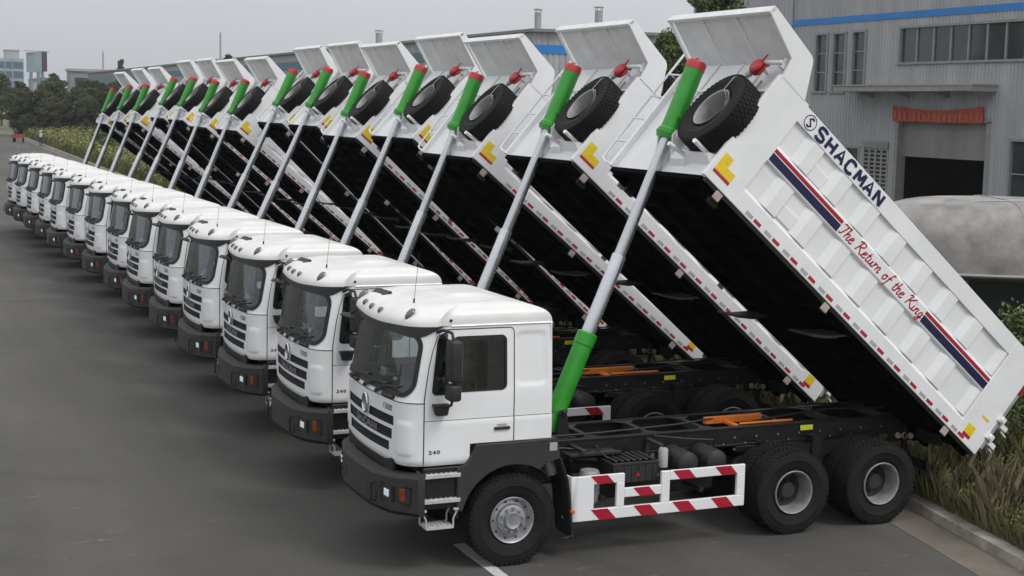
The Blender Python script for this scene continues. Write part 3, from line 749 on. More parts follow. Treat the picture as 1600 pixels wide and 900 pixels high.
b = MB(); b.tube([(-.30, -1.10, .27), (.1, -.93, .34)], .03, 10); b.tube([(-.30, -.55, .20), (.1, -.5, .28)], .03, 10)
b.prism([(.08, .20), (.08, .36), (-.04, .30), (-.04, .26)], -1.1, -.45)
bpart(b, 'spare_carrier', 'body_paint')
# winch
b = MB(); b.tube([(-.14, -.98, 1.70), (-.05, -1.2, 1.78)], .032, 8); b.tube([(.06, -.80, 1.70), (-.10, -.9, 1.66)], .02, 8); b.box(-.04, .08, -1.2, -1.14, 1.72, 1.86)
wn = bpart(b, 'winch_arm', 'canopy_inner', bevel=.004)
b = MB(); b.lathe([(.001, -.07), (.08, -.065), (.105, -.04), (.108, -.015), (.05, -.012), (.05, .012), (.108, .015), (.105, .04), (.08, .065), (.001, .07)], (-.16, 0, 0), axis='x', n=20)
b.v = [(p[0]+.0, p[1]-1.16+.22, p[2]+1.60) for p in b.v]
b.tube([(-.08, -.94, 1.60), (-.08, -.92, 1.70), (-.04, -.90, 1.75)], .02, 8)
b.tube([(-.16, -.94, 1.68), (-.19, -1.0, 1.72), (-.2, -1.03, 1.78)], .012, 6)
bpart(b, 'winch', 'cap_red', wn)
b = MB(); b.tube([(-.15, -.86, 1.52), (-.16, -.82, 1.46)], .04, 10); b.tube([(-.16, -.82, 1.46), (-.1, -.78, 1.34)], .012, 6); b.box(.03, .06, -.86, -.84, 1.42, 1.56)
bpart(b, 'chain_hook', 'galvanised', wn)

# ---- cab
cab_par = None
ARC = .30
def half(t):
    """outline point (x, y<=0) at arc position t >= 0 from the cab's centre front"""
    tf = .875; ta = .46
    if t <= tf:
        y = t*.87/tf; return -1.45+.06*(y/.87)**2, -y
    if t <= tf+ta:
        f = (t-tf)/ta*math.pi/2; return -1.08-.31*math.cos(f), -.87-.28*math.sin(f)
    return -1.08+(t-tf-ta), -1.15
TEND = 1.335+1.58
def rr_sdf(px, pz, x0, x1, z0, z1, r):
    cx_, cz_ = (x0+x1)/2, (z0+z1)/2; dx = abs(px-cx_)-(x1-x0)/2+r; dz = abs(pz-cz_)-(z1-z0)/2+r
    return math.hypot(max(dx, 0), max(dz, 0))+min(max(dx, dz), 0)-r
def ss(a, b, x):
    t = max(0, min(1, (x-a)/(b-a))); return t*t*(3-2*t)
def surf(t, z, off=0):
    s_ = 1 if t >= 0 else -1; t0 = abs(t)
    x, y = half(t0)
    x2, y2 = half(t0+.01); d = Vector((x2-x, y2-y)).normalized(); nx, ny = d.y, -d.x  # outward
    if nx > .01 or (abs(nx) < .5 and ny > 0): nx, ny = -nx, -ny
    o_ = off
    # pressed panels
    if t0 > 1.335:
        q_ = rr_sdf(x, z, .035, .425, 2.20, 2.81, .06); o_ -= .014*ss(.012, -.012, q_)
        q_ = rr_sdf(x, z, -1.055, -.02, 1.86, 2.87, .12)
        if z < 1.82: o_ += .010*ss(1.82, 1.79, z)
    q_ = rr_sdf(t0, z, .93, 1.16, 1.42, 1.80, .05); o_ += .012*ss(.02, -.01, q_)*(1 if z < 2 else 0)
    if z > 2.04 and t0 < 1.33: o_ -= .012*ss(2.04, 2.06, z)*ss(1.33, 1.25, t0)
    if z < 1.36: o_ -= .05*((1.36-z)/.07)**2*.5
    x += nx*o_; y += ny*o_
    wf = ss(-.75, -1.25, x) if True else 0
    if z > 2.08: x += wf*(z-2.08)*.19
    if z > 2.1: y *= 1-(z-2.1)*.05
    return Vector((x, y*s_, z)) if s_ > 0 else Vector((x, -y, z))
WS = (-1.155, 1.155, 2.115, 2.83, .17)
def ws_sdf(t, z):
    q_ = rr_sdf(t, z, *WS[:4], WS[4]); return q_
def tx_(x): return x+1.08+1.335   # side x -> t
QW = (tx_(-1.035), tx_(-.84), 2.14, 2.79, .05); DW = (tx_(-.76), tx_(-.10), 2.16, 2.79, .06)
SL = [(.845, 1.735, 1.845), (.805, 1.568, 1.69), (.735, 1.42, 1.53)]
tv = sorted(set([round(v, 4) for v in np.arange(0, TEND, .03)]+[s_[0] for s_ in SL]+[.14, TEND]))
tv = [-v for v in tv[:0:-1]]+tv
zv = sorted(set([round(v, 4) for v in np.arange(1.29, 2.93, .027)]+[1.735, 1.845, 1.568, 1.69, 1.42, 1.53, 2.93]))
b = MB(); nzv = len(zv)
for t in tv:
    for z in zv: b.v.append(tuple(surf(t, z)))
for i in range(len(tv)-1):
    for j in range(nzv-1):
        tc_, zc = (tv[i]+tv[i+1])/2, (zv[j]+zv[j+1])/2; ta_ = abs(tc_)
        if ws_sdf(tc_, zc) < 0: continue
        if rr_sdf(ta_, zc, *QW) < 0 or rr_sdf(ta_, zc, *DW) < 0: continue
        if ta_ > tx_(-.56) and zc < 1.52: continue
        if any(ta_ < a_ and z0 < zc < z1 for a_, z0, z1 in SL): continue
        b.f.append((i*nzv+j, (i+1)*nzv+j, (i+1)*nzv+j+1, i*nzv+j+1)); b.m.append(0)
cab = b.build('cab', 'white_paint', T, angle=60)
# rear wall
MB().box(.47, .50, -1.12, 1.12, 1.5, 2.93).build('rear_wall', 'white_paint', cab, bevel=.01)
# roof and sun visor in one pressed shell
TL = 1.66; K = 14; cx_ = -.42
def lip(t):
    a_ = abs(t); p = surf(t, 2.88, .085*ss(TL, 1.1, a_)+.002)
    return Vector((p.x, p.y, 2.885+.045*ss(.1, 1.3, a_)))
loop = [tuple(lip(t)) if abs(t) < TL else tuple(surf(t, 2.93)) for t in tv]
loop += [(.50, y, 2.93) for y in np.linspace(loop[-1][1], loop[0][1], 24)[1:-1]]; nl = len(loop)
def roof_pt(p, th, kin=None):
    c_, s_ = max(0, math.cos(th)), math.sin(th)
    fr = ss(-.55, -1.0, p[0])
    ex = .85 if p[0] < cx_ else .55
    x = cx_+(p[0]-cx_)*c_**ex; y = p[1]*c_**.19
    z = p[2]+(3.165-p[2])*s_**(.80+.15*fr)
    return x, y, z
def roof_det(x, y):
    m_ = ss(-.95, -.7, x)*ss(.30, .15, x)
    return -.012*math.exp(-((abs(y)-.66)/.03)**2)*m_-.012*math.exp(-((abs(y)-.46)/.03)**2)*m_+.028*ss(.33, .29, abs(y))*ss(-.55, -.51, x)*ss(.02, -.02, x)
b = MB(); THS = [math.pi/2*k/K for k in range(K)]
for th in THS:
    for p in loop:
        x, y, z = roof_pt(p, th); b.v.append((x, y, z+roof_det(x, y)*math.sin(th)**2))
last = [roof_pt(p, THS[-1]) for p in loop]; KR = 22
for k in range(1, KR+1):
    f = 1-k/KR; f = max(f, .01)
    for x, y, z in last:
        fx, fy = cx_+(x-cx_)*f, y*f; b.v.append((fx, fy, z+(3.165-z)*min(1, k/3)+roof_det(fx, fy)))
KK = K-1+KR
for k in range(KK):
    for j in range(nl): b.f.append((k*nl+j, k*nl+(j+1) % nl, (k+1)*nl+(j+1) % nl, (k+1)*nl+j)); b.m.append(0)
b.f.append(tuple(KK*nl+j for j in range(nl))); b.m.append(0)
vis = b.build('roof', 'roof_paint', cab, angle=50)
for s2 in (-1, 1): MB().tube([surf(s2*abs(t), 2.925, .006) for t in tv if t > 1.60], .010, 6).build('rain_gutter', 'white_paint', cab)
# dark band under the visor lip
tt = np.linspace(-1.46, 1.46, 49); b = MB()
for t in tt:
    p = lip(t)+Vector((.010, 0, .006)); f = ss(1.46, 1.1, abs(t)); q2 = surf(t*.97, 2.90-.115*f, .012)
    b.v += [tuple(p), tuple(p+(q2-p)*.15+Vector((0, 0, -.015*f))), tuple(q2)]
for i in range(len(tt)-1):
    for j in range(2): b.f.append((i*3+j, (i+1)*3+j, (i+1)*3+j+1, i*3+j+1)); b.m.append(0)
b.build('sun_visor', 'visor_grey', cab, angle=60)
def vis_pt(y, v_):
    th = v_; best = min(np.linspace(-1.25, 1.25, 300), key=lambda t: abs(lip(t).y*math.cos(th)**.19-y))
    return Vector(roof_pt(lip(best), th))
def dome_lamp(name, p, rx, ry, rz, mt, parent):
    b = MB(); b.lathe([(1, 0), (.98, .25), (.8, .7), (.45, .93), (.001, 1)], axis='z', n=16)
    d = Vector((-.75, 0, .66)).to_track_quat('Z', 'Y').to_matrix()
    b.v = [tuple(Vector(p)+d @ Vector((v[0]*rx, v[1]*ry, v[2]*rz))) for v in b.v]
    return b.build(name, mt, parent)
for y in (-.1, .24, .56): dome_lamp('clearance_lamp', vis_pt(y, .38), .03, .045, .04, 'lamp_grey', vis)
for y in (-.88, .95): dome_lamp('roof_lamp', vis_pt(y, .50), .05, .085, .055, 'lamp_grey', vis)
b = MB(); b.lathe([(.02, 0), (.001, .01)], (-.80, -1.13, 2.99), n=10); b.v = [(p[0], p[1]+.015, p[2]) for p in b.v]; b.build('rubber_plug', 'seam', cab)
# intake scoop at the right front of the roof
b = MB(); b.add([(-1.20, .90, 3.02), (-1.16, .55, 3.06), (-1.0, .42, 3.15), (-1.02, .92, 3.14), (-.92, .92, 2.98), (-.95, .45, 3.0)], [(0, 1, 2, 3), (1, 5, 2), (0, 3, 4), (3, 2, 5, 4), (0, 4, 5, 1)])
b.build('roof_scoop', 'black_plastic', cab, smooth=False)
b = MB(); p = vis_pt(-.42, .95); b.tube([p, p+Vector((.06, 0, .58))], .003, 6); b.tube([p, p+Vector((.004, 0, .05))], .012, 8); b.build('antenna', 'black_plastic', cab)
# glass and seals
def grid_patch(b, t0, t1, z0, z1, sdf, off, n=.05, m=0, pad=.01):
    ts = np.linspace(t0, t1, max(2, int((t1-t0)/n)+1)); zs = np.linspace(z0, z1, max(2, int((z1-z0)/n)+1)); base = len(b.v)
    for t in ts:
        for z in zs: b.v.append(tuple(surf(t, z, off)))
    for i in range(len(ts)-1):
        for j in range(len(zs)-1):
            if sdf is None or sdf((ts[i]+ts[i+1])/2, (zs[j]+zs[j+1])/2) < pad:
                b.f.append(tuple(base+k for k in (i*len(zs)+j, (i+1)*len(zs)+j, (i+1)*len(zs)+j+1, i*len(zs)+j+1))); b.m.append(m)
def rr_loop(x0, x1, z0, z1, r, n=8, k=24):
    P = []
    for cx2, cz2, a0 in ((x1-r, z1-r, 0), (x0+r, z1-r, 90), (x0+r, z0+r, 180), (x1-r, z0+r, 270)):
        for i in range(n+1):
            a_ = R(a0+90*i/n); P.append((cx2+r*math.cos(a_), cz2+r*math.sin(a_)))
    Q = []
    for i, p in enumerate(P):
        q2 = P[(i+1) % len(P)]; d = math.hypot(q2[0]-p[0], q2[1]-p[1]); m_ = max(1, int(d/.06))
        for j in range(m_): Q.append((p[0]+(q2[0]-p[0])*j/m_, p[1]+(q2[1]-p[1])*j/m_))
    return Q
def seal(b, rect, wd, off, out_=.012, mirror=1, m=0):
    x0, x1, z0, z1, r = rect; o1 = rr_loop(x0-out_, x1+out_, z0-out_, z1+out_, r+out_)
    cx2, cz2 = (x0+x1)/2, (z0+z1)/2; base = len(b.v); n = len(o1)
    for t, z in o1:
        # inward point
        sdx = 1e-3
        gx = rr_sdf(t+sdx, z, *rect)-rr_sdf(t-sdx, z, *rect); gz = rr_sdf(t, z+sdx, *rect)-rr_sdf(t, z-sdx, *rect); g_ = math.hypot(gx, gz) or 1
        ti, zi = t-gx/g_*wd, z-gz/g_*wd
        b.v += [tuple(surf(t*mirror, z, 0)), tuple(surf(t*mirror, z, off)), tuple(surf(ti*mirror, zi, off)), tuple(surf(ti*mirror, zi, -.02))]
    for i in range(n):
        j = (i+1) % n
        for k in range(3): b.f.append((base+i*4+k, base+j*4+k, base+j*4+k+1, base+i*4+k+1)); b.m.append(m)
b = MB(); grid_patch(b, WS[0], WS[1], WS[2], WS[3], ws_sdf, -.006, .033, pad=.0); wsg = b.build('windscreen', 'windscreen_glass', cab, angle=80)
b = MB(); seal(b, WS, .055, .012, .02); b.build('windscreen_seal', 'rubber_seal', wsg, angle=60)
for mrr in (1, -1):
    b = MB()
    for rect in (QW, DW):
        f = lambda t, z, rect=rect: rr_sdf(abs(t), z, *rect)
        a0, a1 = sorted((rect[0]*mrr, rect[1]*mrr)); grid_patch(b, a0, a1, rect[2], rect[3], f, -.008, .033, pad=0)
    sg_ = b.build('side_window', 'window_glass', cab, angle=80)
    b = MB(); seal(b, QW, .030, .006, .012, mrr); seal(b, DW, .030, .006, .012, mrr); b.build('window_seal', 'rubber_seal', sg_, angle=60)
# panel gaps
def gap(b, path, mirror=1, wd=.010, off=.0025):
    base = len(b.v); P = [Vector(p) for p in path]; n = 0; D_ = []
    for i in range(len(P)-1):
        m_ = max(1, int((P[i+1]-P[i]).length/.05))
        for j in range(m_): D_.append(P[i]+(P[i+1]-P[i])*j/m_)
    D_.append(P[-1])
    for i, p in enumerate(D_):
        d = (D_[min(i+1, len(D_)-1)]-D_[max(i-1, 0)]).normalized(); nn = Vector((-d.y, d.x))*wd/2
        for q2 in (p+nn, p-nn): b.v.append(tuple(surf(q2.x*mirror, q2.y, off)))
    for i in range(len(D_)-1): b.f.append((base+2*i, base+2*i+1, base+2*i+3, base+2*i+2)); b.m.append(0)
b = MB()
for mrr in (1, -1):
    xr = tx_(.005); xf = tx_(-1.125)
    gap(b, [(xf, 1.30), (xf, 1.9), (xf, 2.45), (xf+.02, 2.65), (xf+.06, 2.78), (xf+.13, 2.86), (xf+.22, 2.885), (xr-.05, 2.885), (xr-.015, 2.87), (xr, 2.83), (xr, 1.53)], mrr, .012)
    gap(b, [(xf+.005, 1.825), (tx_(.49), 1.825)], mrr, .007)
gap(b, [(t, 2.038) for t in np.linspace(-1.30, 1.30, 60)], 1, .011, .006)
for mrr in (1, -1): gap(b, [(.93, 2.06), (.93, 2.11)], mrr, .006)
b.build('panel_gap', 'seam', cab, angle=80)
# grille
b = MB()
for a_, z0, z1 in SL:
    base = len(b.v); ts = np.linspace(-a_, a_, 30)
    for t in ts:
        b.v += [tuple(surf(t, z0, 0)), tuple(surf(t, z0, -.03)), tuple(surf(t, z1, -.03)), tuple(surf(t, z1, 0))]
    for i in range(29):
        for k in range(3): b.f.append((base+i*4+k, base+(i+1)*4+k, base+(i+1)*4+k+1, base+i*4+k+1)); b.m.append(0)
    for s2 in (-1, 1):
        e0 = [surf(s2*a_, z, o2) for z, o2 in ((z0, 0), (z0, -.03), (z1, -.03), (z1, 0))]; b.quad(*e0)
    for fz in (.28, .5, .72):
        zz = z0+(z1-z0)*fz; base = len(b.v)
        for t in ts: b.v += [tuple(surf(t*.98, zz-.008, -.026)), tuple(surf(t*.98, zz-.004, -.010)), tuple(surf(t*.98, zz+.004, -.010)), tuple(surf(t*.98, zz+.008, -.026))]
        for i in range(29):
            for k in range(3): b.f.append((base+i*4+k, base+(i+1)*4+k, base+(i+1)*4+k+1, base+i*4+k+1)); b.m.append(0)
gr = b.build('grille', 'black_plastic', cab, angle=30)
def fs(yc, zc, off, sxx=1): return lambda u, v: tuple(surf(-(yc+u*sxx)*-1 if False else (-(yc)+u), zc+v, off))
# text reads left-to-right seen from the front (viewer looks along +x: his left is +y)
def front_fn(yc, zc, off): return lambda u, v: tuple(surf(u-yc, zc+v, off))
b = MB(); block_text(b, 'SHACMAN', -.40, .115, .078, .085, .020, lambda u, v, q_: front_fn(0, 1.629, .004+q_)(u, v)); b.build('lettering', 'grey_letter', gr, smooth=False)
b = MB(); b.add([front_fn(0, 1.80, .003)(u, v) for u, v in ((-.15, .10), (.15, .10), (.10, -.055), (.05, -.09), (-.05, -.09), (-.10, -.055))], [(0, 1, 2, 3, 4, 5)])
b.build('emblem_plate', 'white_paint', gr, smooth=False)
b = MB(); ring = [(.088*math.cos(t), .115*math.sin(t)) for t in np.linspace(0, 2*math.pi, 33)]
fn = front_fn(0, 1.855, .022); b.tube([fn(u, v) for u, v in ring], .014, 6, cap=False)
for s2 in (1, -1):
    stroke(b, [(s2*x, s2*y) for x, y in ((-.01, -.09), (.03, -.06), (.025, -.0), (-.03, .03), (-.03, .06))], .028, front_fn(0, 1.855, .018))
b.add([front_fn(0, 1.855, .006)(u, v) for u, v in ring[:-1]], [tuple(range(32))])
b.build('emblem', 'chrome', cab)
b = MB(); put_text(b, 'F3000', .105, front_fn(-.68, 1.93, .004), shear=.2, spacing=.95); put_text(b, '240', .062, lambda u, v: tuple(surf(tx_(-1.0)+u, 1.455+v, .004)), bold=.002, spacing=1.25, sx=1.3)
put_text(b, '240', .062, lambda u, v: tuple(surf(-tx_(-1.0)+u, 1.455+v, .004)), bold=.002, spacing=1.25, sx=1.3)
b.build('lettering', 'dark_letter', cab, smooth=False)
for sg in (-1, 1):
    s_ = 1 if sg < 0 else -1
    b = MB(); ya, yb = sorted((sg*1.158, sg*1.185)); b.box(-.25, -.05, ya, yb, 1.675, 1.712); b.build('door_handle', 'black_plastic', cab, bevel=.008)
    b = MB(); b.box(-.21, -.09, *sorted((sg*1.163, sg*1.166)), 1.725, 1.745); b.build('handle_recess', 'tape_grey', cab)
# wipers
b = MB()
for y0, y1 in ((.62, -.02), (.02, -.66), (-.38, -.95)):
    p0 = surf(-y0, 2.075, .03); p1 = surf(-(y0-.05), 2.09, .045); b.tube([p0, p1], .028, 8)
    b.tube([p1, surf(-(y0*.55+y1*.45), 2.18, .035), surf(-y1*.96, 2.20, .016)], .010, 6)
    b.tube([surf(-(y0-.25), 2.165, .014), surf(-y1, 2.215, .014)], .009, 6)
b.tube([surf(-y, 2.075, .02) for y in np.linspace(.75, .35, 6)], .022, 6); b.tube([surf(-y, 2.072, .02) for y in np.linspace(-.55, -.85, 6)], .024, 6)
b.build('wiper', 'black_plastic', cab)
# interior
b = MB(); b.box(.44, .46, -1.08, 1.08, 1.5, 2.55); b.box(-1.2, .44, -1.08, 1.08, 1.45, 1.50); b.box(-.95, .44, -1.0, 1.0, 2.90, 2.92)
for sg in (-1, 1): b.box(-.95, .44, min(sg*1.10, sg*1.12), max(sg*1.10, sg*1.12), 1.5, 2.10)
b.prism([(-1.25, 1.6), (-1.22, 2.10), (-.85, 2.06), (-.80, 1.95), (-.95, 1.6)], -1.02, 1.02)
b.build('cab_interior', 'interior_dark', cab)
for y in (-.55, .55):
    b = MB(); b.box(-.45, .05, y-.27, y+.27, 1.85, 2.0); b.box(.0, .16, y-.27, y+.27, 1.95, 2.62); b.box(.02, .14, y-.15, y+.15, 2.62, 2.82)
    b.build('seat', 'seat_film', cab, bevel=.05, seg=2)
b = MB(); sw_ = Vector((-.68, -.55, 2.12)); rot = Matrix.Rotation(R(-60), 3, 'Y')
b.tube([sw_+rot @ Vector((.22*math.cos(t), .22*math.sin(t), 0)) for t in np.linspace(0, 2*math.pi, 25)], .016, 6); b.tube([sw_, sw_+Vector((-.15, 0, -.2))], .03, 8)
b.box(sw_.x-.02, sw_.x+.02, sw_.y-.2, sw_.y+.2, sw_.z-.02, sw_.z+.02); b.build('steering_wheel', 'interior_dark', cab)
b = MB()
for sg in (-1, 1):
    vs = []; n = 14
    for i in range(n+1):
        f = i/n; y = sg*(.80+.24*f); x = -.98+.03*math.sin(i*2.4)
        vs += [(x, y, 2.10), (x+.16, y, 2.83)]
    b.add(vs, [(2*i, 2*i+2, 2*i+3, 2*i+1) for i in range(n)])
b.build('curtain', 'curtain', cab)
b = MB(); b.box(-1.14, -1.0, .25, .45, 2.12, 2.14, T=None); b.box(-1.10, -1.06, .3, .5, 2.13, 2.2); b.build('paper_bundle', 'paper', cab)
b = MB(); b.add([tuple(surf(t, z, -.012)) for t, z in ((.70, 2.25), (.80, 2.26), (.80, 2.30), (.70, 2.29))], [(0, 1, 2, 3)]); b.build('permit_sticker', 'cloth_white', cab)
b = MB(); b.box(-.62, -.60, -.34, -.30, 2.1, 2.85); b.build('pillar', 'interior_dark', cab)
# mirrors
for sg in (-1, 1):
    b = MB(); xa = -.84
    ya, yb = sorted((sg*1.26, sg*1.47)); b.box(xa-.085, xa+.055, ya, yb, 2.32, 2.80)
    b.build_name = 0
    mi = b.build('mirror', 'black_plastic', cab, bevel=.03, seg=3)
    b = MB(); b.box(xa-.09, xa+.045, ya, yb, 2.10, 2.29); b.build('small_mirror', 'black_plastic', mi, bevel=.03, seg=3)
    b = MB(); b.box(xa+.056, xa+.060, ya+.02, yb-.02, 2.35, 2.77); b.box(xa+.046, xa+.05, ya+.02, yb-.02, 2.12, 2.27); b.build('mirror_glass', 'chrome', mi)
    b = MB(); b.tube([(xa-.13, sg*1.11, 2.86), (xa-.08, sg*1.2, 2.895), (xa-.03, sg*1.33, 2.88), (xa-.02, sg*1.36, 2.80)], .02, 8)
    b.tube([(xa-.08, sg*1.12, 2.80), (xa-.05, sg*1.2, 2.84)], .035, 8)
    b.tube([(xa-.02, sg*1.36, 2.12), (xa-.03, sg*1.34, 2.04), (xa-.08, sg*1.22, 2.0)], .018, 8)
    b.prism([(xa-.20, 2.03), (xa+.0, 2.03), (xa-.03, 1.90), (xa-.16, 1.90)], *sorted((sg*1.15, sg*1.24)))
    b.build('mirror_arm', 'black_plastic', mi, bevel=.004)
b = MB(); b.tube([(-1.05, 1.02, 2.88), (-1.15, 1.25, 2.84), (-1.22, 1.42, 2.74)], .014, 8); b.build('mirror_arm', 'black_plastic', cab)
b = MB(); b.lathe([(.001, .05), (.07, .04), (.105, .0), (.10, -.015), (.001, -.016)], axis='z', n=20)
Mx = Matrix.Rotation(R(18), 3, 'Y'); b.v = [tuple(Vector((-1.24, 1.46, 2.70))+Mx @ Vector((v[0], v[1]*1.3, v[2]))) for v in b.v]
b.build('kerb_mirror', 'black_plastic', cab)
# bumper
b = MB()
outl = [(-1.13, -1.22), (-1.22, -1.235), (-1.46, -.96), (-1.56, -.55), (-1.575, 0), (-1.56, .55), (-1.46, .96), (-1.22, 1.235), (-1.13, 1.22)]
inn = [(-1.13, -1.1), (-1.18, -1.1), (-1.34, -.88), (-1.42, -.5), (-1.43, 0), (-1.42, .5), (-1.34, .88), (-1.18, 1.1), (-1.13, 1.1)]
def ring_at(P, z, s_=1, dx=0): return [(x+dx, y*s_, z) for x, y in P]
L0 = [ring_at(outl, .72, .985, .03), ring_at(outl, .76, 1), ring_at(outl, 1.12, 1, .0), ring_at(outl, 1.16, .99, .02), ring_at(inn, 1.175)]
# lower edge rises slightly to the sides
vs = [];
for ri, rg in enumerate(L0):
    for x, y, z in rg:
        if ri >= 2: z += .045*min(1, max(0, (abs(y)-.5)/.7))
        else: z -= .0
        vs.append((x, y, z))
n = len(outl); b.add(vs, [(r_*n+i, r_*n+i+1, (r_+1)*n+i+1, (r_+1)*n+i) for r_ in range(len(L0)-1) for i in range(n-1)])
b.add([(x, y, .72) for x, y in outl]+[(x, y, .72) for x, y in inn], [(i, i+1, n+i+1, n+i) for i in range(n-1)])
bum = b.build('front_bumper', 'bumper_grey', T, angle=25)
b = MB(); b.box(-1.35, -1.1, -1.0, 1.0, .80, 1.1); b.box(-1.40, -1.36, -.85, .85, 1.1, 1.34); b.build('bumper_backing', 'black_steel', bum)
def bface(yc, z, off):   # point on bumper front at y
    for (xa, ya), (xb, yb) in zip(outl, outl[1:]):
        if ya <= yc <= yb:
            f = (yc-ya)/(yb-ya); d = Vector((xb-xa, yb-ya)).normalized(); nrm = Vector((-d.y, d.x))
            if nrm.x > 0: nrm = -nrm
            return Vector((xa+(xb-xa)*f+nrm.x*off, yc+nrm.y*off, z))
def bplate(b, y0, y1, z0, z1, off=.006, m=0, back=-.02):
    a_ = [bface(y0, z0, off), bface(y1, z0, off), bface(y1, z1, off), bface(y0, z1, off)]
    c_ = [bface(y0, z0, back), bface(y1, z0, back), bface(y1, z1, back), bface(y0, z1, back)]
    b.add(a_+c_, [(0, 1, 2, 3), (0, 4, 5, 1), (1, 5, 6, 2), (2, 6, 7, 3), (3, 7, 4, 0)], m)
for s_ in (-1, 1):
    b = MB()
    y0, y1 = sorted((s_*.76, s_*1.17)); bplate(b, y0, y1, .85, 1.06, .006, 0); lb = b.build('lamp_housing', 'rubber_seal', bum, smooth=False)
    b = MB(); y0, y1 = sorted((s_*.835, s_*.872)); bplate(b, y0, y1, .915, 1.0, .014); y0, y1 = sorted((s_*.888, s_*.925)); bplate(b, y0, y1, .91, .995, .014)
    b.build('headlight', 'lamp_white', lb, smooth=False, bevel=.004)
    b = MB(); y0, y1 = sorted((s_*1.05, s_*1.105)); bplate(b, y0, y1, .885, 1.03, .012); b.build('turn_signal', 'amber_lens', lb, smooth=False, bevel=.004)
    b = MB()
    y0, y1 = sorted((s_*.40, s_*.43)); bplate(b, y0, y1, .87, .96, .003); y0, y1 = sorted((s_*.64, s_*.66)); bplate(b, y0, y1, .80, .92, .003)
    b.build('bumper_slot', 'rubber_seal', bum, smooth=False)
    b = MB(); y0, y1 = sorted((s_*.77, s_*1.16)); bplate(b, y0, y1, 1.045, 1.062, .018); bplate(b, y0, y1, .848, .862, .018); y0, y1 = sorted((s_*.98, s_*1.0)); bplate(b, y0, y1, .862, 1.045, .016)
    b.build('lamp_bezel', 'frame_steel', lb, smooth=False)
    b = MB(); p = [bface(s_*.62, .80, .0), bface(s_*.62, .80, .05), bface(s_*.62, 1.02, .05), bface(s_*.62, 1.02, 0)]; b.tube(p, .013, 6)
    b.build('grab_handle', 'frame_steel', bum)
# steps
for sg in (-1, 1):
    ya, yb = sorted((sg*1.16, sg*.86)); yo, yi = sorted((sg*1.21, sg*.95))
    MB().box(-1.13, -.66, ya, yb, .78, 1.27).build('step_box', 'black_steel', T, bevel=.01)
    for z in (1.185, .885):
        b = MB(); b.box(-1.14, -.68, yo, yi, z-.03, z+.018)
        for k in range(7): b.box(-1.11+k*.062, -1.085+k*.062, yo+.02, yi-.02, z+.018, z+.026)
        b.build('step_tread', 'step_metal', T, bevel=.006)
    b = MB(); b.box(-1.10, -.76, yo, yi, .545, .575)
    for x0, x1 in ((-1.10, -1.16), (-.76, -.70)):
        for y in (yo+.02, yi-.02): b.tube([(x0, y, .56), (x0, y, .66), (x1, y, .78)], .011, 6)
        b.box(min(x0, x1), max(x0, x1), yo+.0, yo+.03, .76, .785)
    for k in range(5): b.box(-1.06+k*.062, -1.035+k*.062, yo+.02, yi-.02, .575, .583)
    b.build('hanging_step', 'step_metal', T)
    # fender: arch lip with inner liner
    arc_in = [(.665*math.cos(R(a_)), .58+.665*math.sin(R(a_))) for a_ in range(60, 169, 6)]
    outer = [(-.72, .74), (-.72, 1.25), (-.60, 1.30), (-.48, 1.515), (.57, 1.525), (.61, 1.28), (.42, 1.22)]
    poly = outer + arc_in + [(-.66, .74)]
    b = MB(); yo2, yi2 = sorted((sg*1.205, sg*1.10)); b.prism(poly, yo2, yi2)
    fd = b.build('fender', 'bumper_grey', T, bevel=.008)
    b = MB(); vs = []; As = list(range(40, 180, 8))
    for a_ in As:
        c_, s2 = math.cos(R(a_)), math.sin(R(a_)); vs += [(.67*c_, sg*1.11, .58+.67*s2), (.67*c_, sg*.55, .58+.67*s2), (.69*c_, sg*.55, .58+.69*s2), (.69*c_, sg*1.11, .58+.69*s2)]
    b.add(vs, [(4*i+k, 4*i+(k+1) % 4, 4*i+4+(k+1) % 4, 4*i+4+k) for i in range(len(As)-1) for k in range(4)]); b.build('fender_liner', 'black_steel', fd)
    b = MB(); b.box(.46, .56, *sorted((sg*1.206, sg*1.21)), 1.38, 1.48); b.build('fender_label', 'tape_grey', fd, smooth=False)
    b = MB(); pts = [(.60, 1.27), (.70, 1.0), (.74, .75), (.76, .5), (.80, .26)]
    b.prism(pts+[(x+.02, z) for x, z in pts[::-1]], *sorted((sg*1.18, sg*.72))); b.tube([(.62, sg*1.19, 1.27), (.72, sg*1.19, 1.0), (.76, sg*1.19, .75), (.80, sg*1.19, .30), (.70, sg*1.18, .27)], .012, 6)
    b.build('mud_flap', 'black_plastic', T)
    b = MB(); b.lathe([(.03, 0), (.03, .02), (.02, .03), (.001, .032)] if sg > 0 else [(.03, 0), (.03, -.02), (.02, -.03), (.001, -.032)], (.79, sg*1.19, .60), n=12); b.build('side_marker', 'orange_lens', T)
b = MB(); b.box(-1.2, .5, -1.0, 1.0, 1.22, 1.46); b.build('cab_floor', 'black_steel', T)

